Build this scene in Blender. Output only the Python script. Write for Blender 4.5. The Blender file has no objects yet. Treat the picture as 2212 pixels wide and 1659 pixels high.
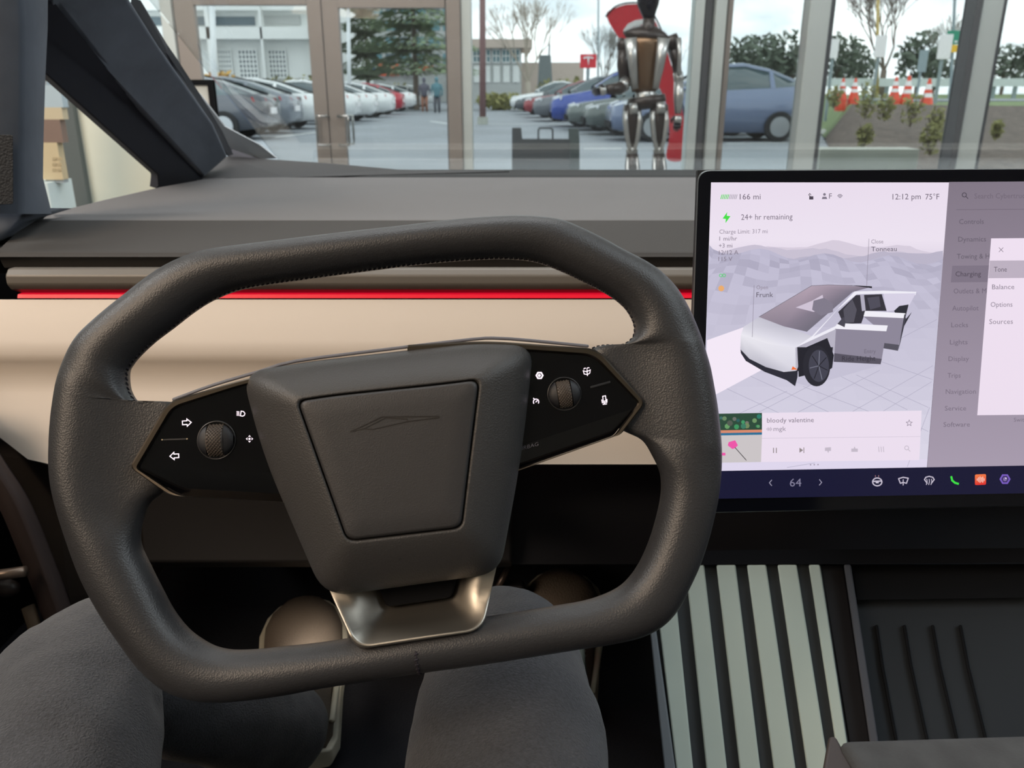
import bpy, bmesh, math, random
from mathutils import Vector, Matrix
random.seed(7)
C = bpy.context.scene.collection
PI = math.pi
FP = 1800.0                      # focal length in pixels of the 2212 px wide frame
PITCH = math.radians(19.4)
CZ = 1.10                        # camera height above the car park
CAM = Vector((0, 0, CZ))
# ------------------------------------------------------------------ camera, world, lights
cd = bpy.data.cameras.new('camera'); cam = bpy.data.objects.new('camera', cd); C.objects.link(cam)
cam.location = CAM; cam.rotation_euler = (PI/2 - PITCH, 0, 0)
cd.sensor_width = 36; cd.sensor_fit = 'HORIZONTAL'; cd.lens = 36*FP/2212; cd.clip_start = .01; cd.clip_end = 600
cd.dof.use_dof = True; cd.dof.focus_distance = .56; cd.dof.aperture_fstop = 15
sc = bpy.context.scene; sc.camera = cam
sc.view_settings.view_transform = 'Standard'; sc.view_settings.look = 'None'
sc.view_settings.exposure = 0.0; sc.view_settings.gamma = 1; sc.view_settings.use_curve_mapping = False
sc.cycles.max_bounces = 6; sc.cycles.transparent_max_bounces = 12
sc.cycles.use_denoising = True; sc.cycles.caustics_reflective = False; sc.cycles.caustics_refractive = False
sc.cycles.sample_clamp_indirect = 4; sc.cycles.use_adaptive_sampling = True; sc.cycles.adaptive_threshold = .02

def lin(c):
    return tuple((v/255/12.92 if v/255 <= .04045 else ((v/255+.055)/1.055)**2.4) for v in c)
W = bpy.data.worlds.new('overcast_sky'); sc.world = W; W.use_nodes = True
nt = W.node_tree; bg = nt.nodes['Background']; bg.inputs[1].default_value = 4.2
tc = nt.nodes.new('ShaderNodeTexCoord'); mp = nt.nodes.new('ShaderNodeMapping'); mp.inputs['Scale'].default_value = (3, 3, 9)
nz = nt.nodes.new('ShaderNodeTexNoise'); nz.inputs['Scale'].default_value = 2.2; nz.inputs['Detail'].default_value = 5
cr = nt.nodes.new('ShaderNodeValToRGB')
cr.color_ramp.elements[0].position = .38; cr.color_ramp.elements[0].color = (*lin((158, 166, 172)), 1)
cr.color_ramp.elements[1].position = .62; cr.color_ramp.elements[1].color = (*lin((204, 206, 207)), 1)
nt.links.new(tc.outputs['Generated'], mp.inputs[0]); nt.links.new(mp.outputs[0], nz.inputs[0])
nt.links.new(nz.outputs['Fac'], cr.inputs[0]); nt.links.new(cr.outputs[0], bg.inputs[0])

def area(name, loc, target, sx, sy, power, col=(1, 1, 1), spread=PI):
    l = bpy.data.lights.new(name, 'AREA'); l.shape = 'RECTANGLE'; l.size = sx; l.size_y = sy; l.energy = power; l.color = col
    o = bpy.data.objects.new(name, l); C.objects.link(o); o.location = loc; l.spread = spread
    o.rotation_euler = (Vector(target)-Vector(loc)).to_track_quat('-Z', 'Y').to_euler(); return o
area('ceiling_and_fill_light', (-2.2, -1.4, 3.2), (-.2, .6, .8), 1.6, 2.6, 120, (1, .78, .58))
area('ceiling_and_fill_light', (1.8, .2, 3.3), (.2, .7, .8), 2.0, 3.0, 62, (.84, .94, 1))  # cool light added overhead, stands in for daylight from windows on the right
area('ceiling_and_fill_light', (-.2, 1.6, 3.4), (-.1, 1.2, .8), 2.0, 1.6, 30, (.95, .97, 1))

area('ceiling_and_fill_light', (-1, 3.9, 3.6), (-.6, 5.6, .8), 5, 1.2, 150, (1, .95, .9))  # added to brighten the storefront frames and the robot statue
area('ceiling_and_fill_light', (4.2, 3.2, 3.6), (2.6, 6, .9), 3, 1.6, 130, (.94, .98, 1))  # added fill that lifts the right-hand storefront frames
area('ceiling_and_fill_light', (-2.8, .6, 3.2), (-1.7, 3, .9), 1.2, 1.2, 60, (1, .98, .95))  # unseen fill added to lighten the partition panel
# ------------------------------------------------------------------ rays
def ray(px, py):
    dx = (px-1106)/FP; dy = (829.5-py)/FP
    return Vector((dx, math.cos(PITCH)+dy*math.sin(PITCH), -math.sin(PITCH)+dy*math.cos(PITCH)))
def atY(px, py, Y): d = ray(px, py); return CAM+d*(Y/d.y)
def atZ(px, py, Z): d = ray(px, py); return CAM+d*((Z-CZ)/d.z)
def atX(px, py, X): d = ray(px, py); return CAM+d*(X/d.x)
class Plane:
    def __init__(s, O, U, V):
        s.O = Vector(O); s.U = Vector(U).normalized(); s.V = Vector(V).normalized(); s.N = s.U.cross(s.V).normalized()
    def w(s, px, py, h=0):                    # pixel -> point of the plane lifted by h
        d = ray(px, py); o = s.O+s.N*h
        return CAM+d*((o-CAM).dot(s.N)/d.dot(s.N))
    def l(s, u, v, h=0): return s.O+s.U*u+s.V*v+s.N*h

# ------------------------------------------------------------------ materials
def nodes(name):
    m = bpy.data.materials.new(name); m.use_nodes = True
    return m, m.node_tree, m.node_tree.nodes['Principled BSDF']
def pbr(name, col, rough=.6, metal=0, bump=None, vary=None, spec=.5, coat=0, emit=None, es=1, sheen=0):
    m, t, b = nodes(name)
    c = (*lin(col), 1)
    b.inputs['Base Color'].default_value = c; b.inputs['Roughness'].default_value = rough; b.inputs['Metallic'].default_value = metal
    b.inputs['Specular IOR Level'].default_value = spec; b.inputs['Coat Weight'].default_value = coat
    b.inputs['Sheen Weight'].default_value = sheen
    if emit: b.inputs['Emission Color'].default_value = (*lin(emit), 1); b.inputs['Emission Strength'].default_value = es
    if bump or vary:
        tc = t.nodes.new('ShaderNodeTexCoord')
    if bump:
        kind, sc_, st, dist = bump
        if kind == 'noise':
            n = t.nodes.new('ShaderNodeTexNoise'); n.inputs['Detail'].default_value = 3; out = n.outputs['Fac']
        elif kind == 'voronoi':
            n = t.nodes.new('ShaderNodeTexVoronoi'); out = n.outputs['Distance']
        else:
            n = t.nodes.new('ShaderNodeTexWave'); n.inputs['Distortion'].default_value = .4; n.bands_direction = kind; out = n.outputs['Fac']
        n.inputs['Scale'].default_value = sc_
        t.links.new(tc.outputs['Object'], n.inputs['Vector'])
        bp = t.nodes.new('ShaderNodeBump'); bp.inputs['Strength'].default_value = st; bp.inputs['Distance'].default_value = dist
        t.links.new(out, bp.inputs['Height']); t.links.new(bp.outputs[0], b.inputs['Normal'])
    if vary:
        sc_, amt = vary
        n = t.nodes.new('ShaderNodeTexNoise'); n.inputs['Scale'].default_value = sc_; n.inputs['Detail'].default_value = 4
        t.links.new(tc.outputs['Object'], n.inputs['Vector'])
        r = t.nodes.new('ShaderNodeValToRGB'); r.color_ramp.elements[0].position = .3; r.color_ramp.elements[1].position = .7
        r.color_ramp.elements[0].color = tuple(v*(1-amt) for v in c[:3])+(1,); r.color_ramp.elements[1].color = tuple(min(1, v*(1+amt)) for v in c[:3])+(1,)
        t.links.new(n.outputs['Fac'], r.inputs[0]); t.links.new(r.outputs[0], b.inputs['Base Color'])
    return m
def glass(name, tint=(1, 1, 1), refl=.5, rough=0.0):
    m = bpy.data.materials.new(name); m.use_nodes = True; t = m.node_tree; t.nodes.clear()
    o = t.nodes.new('ShaderNodeOutputMaterial'); mx = t.nodes.new('ShaderNodeMixShader'); tr = t.nodes.new('ShaderNodeBsdfTransparent')
    gl = t.nodes.new('ShaderNodeBsdfGlossy'); fr = t.nodes.new('ShaderNodeFresnel'); mu = t.nodes.new('ShaderNodeMath'); mu.operation = 'MULTIPLY'
    mu.inputs[1].default_value = refl; fr.inputs[0].default_value = 1.45
    tr.inputs[0].default_value = (*tint, 1); gl.inputs['Roughness'].default_value = rough
    t.links.new(fr.outputs[0], mu.inputs[0]); t.links.new(mu.outputs[0], mx.inputs[0])
    t.links.new(tr.outputs[0], mx.inputs[1]); t.links.new(gl.outputs[0], mx.inputs[2]); t.links.new(mx.outputs[0], o.inputs[0])
    return m
def emis_attr(name, strength=1):
    m = bpy.data.materials.new(name); m.use_nodes = True; t = m.node_tree; b = t.nodes['Principled BSDF']
    a = t.nodes.new('ShaderNodeAttribute'); a.attribute_name = 'Col'
    b.inputs['Base Color'].default_value = (.01, .01, .01, 1); b.inputs['Roughness'].default_value = .35; b.inputs['Specular IOR Level'].default_value = .2
    t.links.new(a.outputs['Color'], b.inputs['Emission Color']); b.inputs['Emission Strength'].default_value = strength
    return m

LEATHER = pbr('leather', (51, 51, 53), .40, bump=('voronoi', 1100, .30, .0004), spec=.5)
HUBLEATHER = pbr('hub_leather', (62, 61, 61), .45, bump=('voronoi', 1200, .32, .0004), spec=.4)
STITCH = pbr('thread', (34, 30, 40), .8)
GLOSS = pbr('gloss_black', (9, 9, 12), .10, spec=.5)
DARKPL = pbr('dark_plastic', (22, 23, 28), .55)
BRONZE = pbr('bronze_metal', (122, 112, 100), .28, 1)
SATIN = pbr('satin_metal', (176, 170, 160), .42, 1, bump=('noise', 1500, .05, .0003))
KNURL = pbr('knurled_black', (74, 66, 60), .5)
ICON = pbr('lit_icon', (235, 225, 240), .5, emit=(238, 222, 240), es=.95)
FAINT = pbr('faint_print', (86, 84, 92), .6)
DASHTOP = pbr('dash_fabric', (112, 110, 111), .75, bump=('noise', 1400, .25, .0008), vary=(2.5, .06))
DASHSHADE = pbr('dash_fabric_shaded', (66, 64, 63), .8, bump=('noise', 1400, .25, .0008))  # dash fabric darkened: the slope's shade is put into its colour
LIPM = pbr('shelf_trim', (112, 106, 99), .38, bump=('noise', 30, .05, .002))
BLACK = pbr('deep_black', (8, 9, 13), .8, spec=.2)
REDLED = pbr('red_light', (200, 20, 40), .4, emit=(222, 14, 46), es=.75)
CREAM = pbr('cream_panel', (226, 214, 202), .55, bump=('noise', 900, .05, .0004))
KNEE = pbr('knee_panel', (36, 34, 34), .6)
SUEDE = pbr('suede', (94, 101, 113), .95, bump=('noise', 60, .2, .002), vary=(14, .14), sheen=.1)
SUEDESHADE = pbr('suede_shaded', (30, 32, 42), .95, vary=(10, .12))  # pillar suede with the shadow of the lower flank painted into its colour
GRILLE = pbr('grille', (40, 44, 50), .7, bump=('voronoi', 420, .6, .001))
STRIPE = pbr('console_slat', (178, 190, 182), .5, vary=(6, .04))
GROOVE = pbr('console_groove', (48, 52, 56), .7)
ARMM = pbr('armrest_cover', (56, 57, 58), .9, bump=('noise', 700, .4, .001), vary=(60, .18))
BROWNPL = pbr('brown_plastic', (44, 36, 33), .45)
SEAL = pbr('door_seal', (64, 52, 50), .7, vary=(8, .15))
ALU = pbr('storefront_aluminium', (150, 142, 136), .45, .2)
ALUPALE = pbr('pale_aluminium', (204, 212, 210), .4, .2)
ALUDK = pbr('gasket_grey', (92, 94, 98), .5)
CHROME = pbr('chrome', (200, 200, 200), .15, 1)
PANE = glass('window_glass', (.93, .96, .95), .55)
HAZEPANE = glass('side_window_glass', (.90, .94, .93), 1.3)
WSG = glass('windshield_glass', (.97, .98, .98), .35)
ASPH = pbr('asphalt', (136, 141, 147), .7, vary=(.35, .14))
PAINT = pbr('road_paint', (226, 228, 226), .7)
CONC = pbr('concrete', (176, 178, 168), .8, vary=(3, .08))
MULCH = pbr('mulch', (98, 86, 78), .95, bump=('noise', 12, .8, .05), vary=(6, .35))
GRASS = pbr('grass', (112, 128, 84), .95, vary=(3, .25))
WHITEW = pbr('white_wall', (232, 233, 228), .8)
ROOMW = pbr('room_wall', (206, 202, 192), .85)
FLOORM = pbr('room_floor', (150, 148, 144), .4)
EMATT = emis_attr('screen_picture')

# ------------------------------------------------------------------ object helpers
ORG = {}
def tag(o, label=None, cat=None, group=None, kind=None):
    if label: o['label'] = label
    if cat: o['category'] = cat
    if group: o['group'] = group
    if kind: o['kind'] = kind
    return o
def thing(name, label, cat, loc=(0, 0, 0), rz=0, group=None, world=True):
    o = bpy.data.objects.new(name, None); C.objects.link(o); o.location = loc; o.rotation_euler = (0, 0, rz)
    o.empty_display_size = .1
    ORG[o.name] = Vector(loc) if world else Vector((0, 0, 0))
    return tag(o, label, cat, group)
def mk(name, vs, fs, mat, parent=None, smooth=False, bevel=0, seg=2, label=None, cat=None, kind=None, group=None, org=None, cols=None, recalc=True):
    me = bpy.data.meshes.new(name)
    off = ORG.get(parent.name, Vector()) if parent else Vector(org or (0, 0, 0))
    me.from_pydata([tuple(Vector(v)-off) for v in vs], [], fs)
    if cols:
        a = me.color_attributes.new('Col', 'FLOAT_COLOR', 'POINT')
        for i, c in enumerate(cols): a.data[i].color = (*c, 1)
    if recalc:
        bm = bmesh.new(); bm.from_mesh(me); bmesh.ops.recalc_face_normals(bm, faces=bm.faces); bm.to_mesh(me); bm.free()
    me.materials.append(mat)
    if smooth: me.shade_smooth()
    o = bpy.data.objects.new(name, me); C.objects.link(o)
    if parent: o.parent = parent; ORG[o.name] = off
    elif org: o.location = org; ORG[o.name] = off
    if bevel:
        b = o.modifiers.new('bevel', 'BEVEL'); b.width = bevel; b.segments = seg; b.limit_method = 'ANGLE'; b.angle_limit = math.radians(25)
        me.shade_smooth()
        if smooth is not True:
            b.harden_normals = True
    return tag(o, label, cat, group, kind)
class MB:
    def __init__(s): s.v = []; s.f = []; s.c = []
    def add(s, vs, fs, col=None):
        n = len(s.v); s.v += [Vector(v) for v in vs]; s.f += [tuple(i+n for i in f) for f in fs]
        if col is not None: s.c += [col]*len(vs)
        return s
    def box(s, x0, x1, y0, y1, z0, z1):
        return s.add([(x0, y0, z0), (x1, y0, z0), (x1, y1, z0), (x0, y1, z0), (x0, y0, z1), (x1, y0, z1), (x1, y1, z1), (x0, y1, z1)],
                     [(0, 3, 2, 1), (4, 5, 6, 7), (0, 1, 5, 4), (1, 2, 6, 5), (2, 3, 7, 6), (3, 0, 4, 7)])
    def tube(s, pts, rad, n=10, cap=True, flat=1.0, side=None):
        pts = [Vector(p) for p in pts]; rings = []
        prev = None
        for i, p in enumerate(pts):
            d = (pts[min(i+1, len(pts)-1)]-pts[max(i-1, 0)]).normalized()
            if prev is None:
                a = Vector(side) if side else (Vector((1, 0, 0)) if abs(d.x) < .8 else Vector((0, 1, 0)))
            else: a = prev
            u = (a-d*a.dot(d)).normalized(); v = d.cross(u); prev = u
            r = rad[i] if isinstance(rad, (list, tuple)) else rad
            rings.append([p+u*r*math.cos(2*PI*k/n)+v*r*flat*math.sin(2*PI*k/n) for k in range(n)])
        return s.loft(rings, True, cap)
    def loft(s, rings, closed=True, cap=False, ring_closed=False, col=None):
        n = len(rings[0]); vs = [q for r in rings for q in r]; fs = []
        m = len(rings)
        for i in range(m if ring_closed else m-1):
            for k in range(n if closed else n-1):
                fs.append((i*n+k, i*n+(k+1) % n, ((i+1) % m)*n+(k+1) % n, ((i+1) % m)*n+k))
        if cap: fs.append(tuple(range(n-1, -1, -1))); fs.append(tuple((m-1)*n+k for k in range(n)))
        return s.add(vs, fs, col)
    def prism(s, poly, d):
        d = Vector(d); n = len(poly); a = [Vector(p) for p in poly]; b = [p+d for p in a]
        return s.add(a+b, [tuple(range(n)), tuple(range(2*n-1, n-1, -1))]+[(i, i+n, (i+1) % n+n, (i+1) % n) for i in range(n)])
    def ball(s, c, r, n=10, m=7):
        c = Vector(c); r = Vector(r) if hasattr(r, '__len__') else Vector((r, r, r))
        rings = []
        for i in range(1, m):
            t = PI*i/m
            rings.append([c+Vector((r.x*math.sin(t)*math.cos(2*PI*k/n), r.y*math.sin(t)*math.sin(2*PI*k/n), r.z*math.cos(t))) for k in range(n)])
        return s.loft(rings, True, True)
    def obj(s, name, mat, parent=None, **k):
        if s.c: k['cols'] = s.c
        return mk(name, s.v, s.f, mat, parent, **k)
def rpoly(pts, rads, seg=6, sub=3):
    """rounded polygon, same vertex count whatever the radii; extra points along each side"""
    n = len(pts); out = []; P = [Vector((p[0], p[1])) for p in pts]
    arcs = []
    for i in range(n):
        p = P[i]; a = (P[i-1]-p); b = (P[(i+1) % n]-p); la = a.length; lb = b.length; a.normalize(); b.normalize()
        r = min(rads[i], la*.48, lb*.48)
        s0 = p+a*r; s1 = p+b*r
        arcs.append([((1-t)**2*s0+2*(1-t)*t*p+t*t*s1) for t in [k/seg for k in range(seg+1)]])
    for i in range(n):
        out += arcs[i]; e = arcs[i][-1]; f = arcs[(i+1) % n][0]
        out += [e.lerp(f, k/(sub+1)) for k in range(1, sub+1)]
    return [(q.x, q.y) for q in out]
def cat(P, n):
    """closed Catmull-Rom through points given as tuples, n steps per span"""
    out = []; m = len(P)
    for i in range(m):
        a, b, c, d = P[i-1], P[i], P[(i+1) % m], P[(i+2) % m]
        for k in range(n):
            t = k/n
            out.append(tuple(.5*((2*b[j])+(-a[j]+c[j])*t+(2*a[j]-5*b[j]+4*c[j]-d[j])*t*t+(-a[j]+3*b[j]-3*c[j]+d[j])*t**3) for j in range(len(b))))
    return out
def catopen(P, n):
    P = [tuple(2*P[0][j]-P[1][j] for j in range(len(P[0])))]+list(P)+[tuple(2*P[-1][j]-P[-2][j] for j in range(len(P[0])))]
    out = []
    for i in range(1, len(P)-2):
        a, b, c, d = P[i-1:i+3]
        for k in range(n):
            t = k/n
            out.append(tuple(.5*((2*b[j])+(-a[j]+c[j])*t+(2*a[j]-5*b[j]+4*c[j]-d[j])*t*t+(-a[j]+3*b[j]-3*c[j]+d[j])*t**3) for j in range(len(b))))
    out.append(tuple(P[-2])); return out
def stroke(mb, pl, pts, w, h, t=.0003, closed=False, col=None):
    """ribbon of pixel width w along pixel points, lying on plane pl at height h with thickness t"""
    n = len(pts); L = []; R = []
    for i in range(n):
        p = Vector(pts[i]); a = Vector(pts[(i-1) % n] if closed or i > 0 else pts[i]); b = Vector(pts[(i+1) % n] if closed or i < n-1 else pts[i])
        d1 = (p-a); d2 = (b-p)
        d1 = d1.normalized() if d1.length > 1e-6 else d2.normalized(); d2 = d2.normalized() if d2.length > 1e-6 else d1
        d = (d1+d2).normalized() if (d1+d2).length > 1e-3 else d1
        nn = Vector((-d.y, d.x)); k = w/2/max(.5, nn.dot(Vector((-d1.y, d1.x))))
        L.append(p+nn*k); R.append(p-nn*k)
    rings = [[pl.w(l.x, l.y, h), pl.w(l.x, l.y, h+t), pl.w(r.x, r.y, h+t), pl.w(r.x, r.y, h)] for l, r in zip(L, R)]
    mb.loft(rings, True, not closed, closed, col)
def flat(mb, pl, pts, h, t=.0003, col=None):
    n = len(pts)
    if t == 0: mb.add([pl.w(*p, h) for p in pts], [tuple(range(n))], col); return
    a = [pl.w(*p, h) for p in pts]; b = [pl.w(*p, h+t) for p in pts]
    mb.add(a+b, [tuple(range(n-1, -1, -1)), tuple(range(n, 2*n))]+[(i, (i+1) % n, (i+1) % n+n, i+n) for i in range(n)], col)
def circ(cx, cy, r, n=24, ry=None): return [(cx+r*math.cos(2*PI*k/n), cy+(ry or r)*math.sin(2*PI*k/n)) for k in range(n)]

# ------------------------------------------------------------------ the setting: showroom and car park
SY = 6.2
def struct(name, mb, mat, **k): return mb.obj(name, mat, kind='structure', **k)
struct('floor', MB().box(-7, 7.5, -6, SY+.1, -.35, -.25), FLOORM)
struct('ceiling', MB().box(-7, 7.5, -6, SY+.3, 3.7, 3.9), WHITEW)
struct('wall_back', MB().box(-7, 7.5, -6.2, -6, -.3, 3.7), ROOMW)
struct('wall_left', MB().box(-7.2, -7, -6.2, SY+.3, -.3, 3.7), ROOMW)
struct('wall_right', MB().box(7.5, 7.7, -6.2, SY+.3, -.3, 3.7), ROOMW)
struct('ground', MB().box(-90, 90, SY+.3, 300, -.12, 0), ASPH)

def vbar(mb, x0, x1, y0, y1, z0=-.25, z1=3.7): mb.box(x0, x1, y0, y1, z0, z1)
def X(px, Y=SY, py=180): return atY(px, py, Y).x
# posts of the storefront
def post(name, a, b, mat, d0=-.06, d1=.10):
    m = MB(); vbar(m, X(a), X(b), SY+d0, SY+d1); return struct(name, m, mat, bevel=.006)
post('trim_1', 372, 396, ALUPALE); post('trim_2', 968, 998, ALU); post('trim_3', 998, 1020, ALUPALE, -.03, .12)
post('trim_4', 1492, 1512, ALUPALE, .0, .16); post('trim_5', 1514, 1530, ALUDK, .02, .18); post('trim_6', 1532, 1556, ALUPALE, -.04, .14)
post('trim_7', 1560, 1572, ALU, .0, .14)
post('trim_8', 1722, 1766, ALUPALE, -.1, .05); post('trim_9', 1768, 1784, ALUDK, -.02, .12)
post('trim_10', 2062, 2076, ALUDK, -.12, .05); post('trim_11', 2078, 2122, ALUPALE, -.1, .05); post('trim_12', 2126, 2146, ALUDK, .0, .12)
post('trim_13', 2420, 2470, ALUPALE); post('trim_14', 120, 150, ALUPALE); post('trim_15', -120, -90, ALUPALE)
struct('trim_16', MB().box(-7, 7.5, SY-.06, SY+.1, 2.9, 3.1), ALU)
struct('trim_17', MB().box(X(1020), 7.5, SY-.05, SY+.1, -.25, -.05), ALUPALE)
def pane(n, a, b, z0=-.05, z1=2.9, mat=PANE, dy=.02):
    m = MB(); m.box(X(a), X(b), SY+dy, SY+dy+.012, z0, z1); return struct('window_%d' % n, m, mat)
pane(1, 1020, 1492); pane(2, 1572, 1722, mat=HAZEPANE); pane(3, 1784, 2062, mat=PANE); pane(4, 2146, 2420, mat=PANE)
pane(5, 150, 372); pane(6, -90, 120); pane(7, 396, 968, 2.14, 2.9)
struct('trim_18', MB().box(X(396), X(968), SY-.05, SY+.1, 2.02, 2.14), ALU)
# two door leaves
def leaf(n, a, b, ga, gb, gtop, hx, sgn):
    t = thing('door_%d' % n, None, None, ((X(a)+X(b))/2, SY, -.25)); t['kind'] = 'structure'
    zt = atY(700, gtop, SY).z; m = MB(); y0, y1 = SY-.03, SY+.03
    m.box(X(a), X(ga), y0, y1, -.24, 2.01); m.box(X(gb), X(b), y0, y1, -.24, 2.01)
    m.box(X(ga), X(gb), y0, y1, zt, 2.01); m.box(X(ga), X(gb), y0, y1, -.24, .02)
    m.obj('door_frame', ALU, t, bevel=.004)
    MB().box(X(ga), X(gb), SY-.006, SY+.006, .02, zt).obj('glass_pane', PANE, t)
    hz0, hz1 = atY(700, 312, SY).z, atY(700, 250, SY).z; x = X(hx); x2 = X(hx-sgn*22); r = .035
    for yy in (-1, 1):
        y = SY+yy*.09
        pts = [(x2, SY+yy*.03, hz1), (x2, y, hz1), (x, y, hz1), (x, y, hz1-.03), (x, y, hz0+.03), (x, y, hz0), (x2, y, hz0), (x2, SY+yy*.03, hz0)]
        MB().tube([tuple(p) for p in pts], .009, 8).obj('handle', CHROME, t, smooth=True)
leaf(1, 398, 706, 440, 676, 12, 684, -1)
leaf(2, 708, 966, 742, 965, 18, 752, 1)

# painted lines on the asphalt
def gline(a, b, w=.12, z=.004):
    A = atZ(*a, z); B = atZ(*b, z); d = (B-A).normalized(); n = Vector((-d.y, d.x, 0))*w/2
    MB().prism([A+n, A-n, B-n, B+n], (0, 0, .004)).obj('parking_line', PAINT, LOT)
LOT = thing('parking_markings', 'white painted bay lines on the grey asphalt outside the windows', 'road marking', (2, 12, 0))
for a, b in [((1022, 268), (1230, 268)), ((1235, 272), (1345, 270)), ((1262, 292), (1342, 291)), ((1262, 322), (1342, 321)), ((1150, 243), (1310, 252)),
             ((1180, 256), (1330, 262)), ((590, 297), (690, 285)), ((930, 262), (972, 268)), ((1570, 310), (1705, 308)), ((1570, 278), (1710, 280)), ((1775, 306), (1800, 305)),
             ((770, 251), (795, 249)), ((1110, 228), (1190, 236))]:
    gline(a, b, .14)

# raised planting bed on the right
def bedz(Y): return .02+.72*max(0, min(1, (Y-9.5)/10.5))
rings = []
for Y in (9.0, 9.5, 11, 13, 15, 17, 20, 24, 30, 40, 60, 90):
    x0 = 3.7+(Y-9)*.32 if Y < 24 else 8.5+(Y-24)*.3
    rings.append([(x0+(90-x0)*u**2.2, Y, bedz(Y)*(0 if u == 0 else 1)+.05*math.sin(7*u+Y)+.02) for u in [k/10 for k in range(11)]])
mb = MB().loft(rings[:7], False); struct('terrain', mb, MULCH, smooth=True)
mb = MB().loft(rings[6:], False); struct('field', mb, GRASS, smooth=True)
# road across the bed, kerb, wall
MB().box(12, 80, 26, 32, .60, .82).obj('road', ASPH, kind='structure')
A = [atZ(1775, 281, .12), atZ(1850, 300, .12), atZ(1920, 322, .12), atZ(1985, 345, .12)]
MB().tube([tuple(p-Vector((0, 0, .06))) for p in A], .1, 6).obj('kerb', CONC, label='pale concrete kerb edging the mulch bed', cat='kerb')
g = [atY(1772, 322, 8.4), atY(1985, 336, 8.4)]
MB().box(g[0].x, g[1].x, 8.4, 8.7, 0, g[0].z).obj('low_wall', CONC, label='low concrete block wall outside the right window', cat='wall', bevel=.01)

# ------------------------------------------------------------------ buildings
BW = pbr('building_white', (238, 240, 238), .8); BG = pbr('building_grey', (188, 190, 188), .8); BGL = pbr('building_glass', (92, 108, 116), .2)
BTEAL = pbr('building_teal', (96, 140, 150), .3); BBEIGE = pbr('building_beige', (196, 180, 168), .8)
def win(t, a, b, Y, mat, name='window', grid=None, frame=BW):
    """framed window between pixel corners a (top-left) and b (bottom-right) on a facade at distance Y"""
    p = atY(*a, Y); q = atY(*b, Y)
    o = MB().box(p.x, q.x, Y-.12, Y-.02, q.z, p.z).obj(name, mat, t)
    if grid:
        nx, nz_ = grid; m = MB()
        for i in range(nx+1): x = p.x+(q.x-p.x)*i/nx; m.box(x-.05, x+.05, Y-.2, Y-.1, q.z, p.z)
        for i in range(nz_+1): z = q.z+(p.z-q.z)*i/nz_; m.box(p.x, q.x, Y-.19, Y-.1, z-.05, z+.05)
        m.obj('glazing_bars', frame, o)
    return o
def block(t, a, b, Y, d, mat, name='wall'):
    p = atY(*a, Y); q = atY(*b, Y)
    return MB().box(p.x, q.x, Y, Y+d, 0 if b[1] > 165 else q.z, p.z).obj(name, mat, t)
Y = 62
t = thing('office_building', 'white building with long strip windows and gridded lower windows, seen through left door', 'building', (-20, Y, 0))
block(t, (-300, -260), (740, 195), Y, 14, BW)
block(t, (-300, 58), (700, 84), Y-1.2, 1.2, BW, 'canopy'); block(t, (-300, -4), (700, 22), Y-.8, .8, BW, 'parapet')
for a, b in [((300, 36), (452, 55)), ((462, 36), (552, 55)), ((566, 34), (650, 54))]: win(t, a, b, Y, BGL if b[0] < 600 else BG)
for a, b in [((350, 108), (420, 168)), ((470, 108), (505, 168)), ((515, 108), (560, 168)), ((580, 108), (622, 168))]: win(t, a, b, Y, BGL, grid=(5, 6))
for x in (452, 566, 668): block(t, (x-7, -4), (x+7, 195), Y-1.2, .8, BW, 'column')
Y = 88
t = thing('glass_office_building', 'teal glazed office block partly hidden by the evergreen tree', 'building', (-14, Y, 0))
block(t, (720, -200), (1000, 195), Y, 14, BG)
for r in range(4):
    for c in range(8): win(t, (740+c*31, 8+r*36), (764+c*31, 30+r*36), Y, BTEAL if (r+c) % 3 else BGL)
for i, (a, b, col) in enumerate([((792, 146), (815, 168), (60, 130, 210)), ((818, 136), (862, 164), (226, 92, 50)), ((900, 142), (936, 152), (226, 92, 50)), ((866, 148), (896, 166), (150, 146, 150))]):
    win(t, a, b, Y-.3, pbr('shop_sign', col, .6), 'sign_panel')
Y = 80
t = thing('low_building', 'low pale flat-roofed building with tall windows beyond the brown pole', 'building', (0, Y, 0))
block(t, (1000, 104), (1126, 190), Y, 10, BG); block(t, (990, 84), (1150, 103), Y-1.5, 12, BBEIGE, 'roof_band')
for c in range(5): win(t, (1022+c*21, 107), (1038+c*21, 135), Y, BTEAL, grid=(2, 2))
for c in range(5): win(t, (1024+c*21, 142), (1038+c*21, 178), Y, BW)
block(t, (1126, 135), (1260, 190), Y+2, 8, BBEIGE, 'side_wing')
t = thing('dark_sign_tower', 'dark tapered sign block standing behind the parked cars', 'sign', (4, 60, 0))
p = [atY(1166, 119, 60), atY(1190, 119, 60), Vector((atY(1197, 192, 60).x, 60, 0)), Vector((atY(1160, 192, 60).x, 60, 0))]
MB().prism(p, (0, 1.5, 0)).obj('sign_body', pbr('sign_dark', (120, 128, 130), .6), t)
MB().tube([atY(1186, 119, 60.5), atY(1187, 95, 60.5)], .06, 6).obj('mast', BGL, t)

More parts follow.
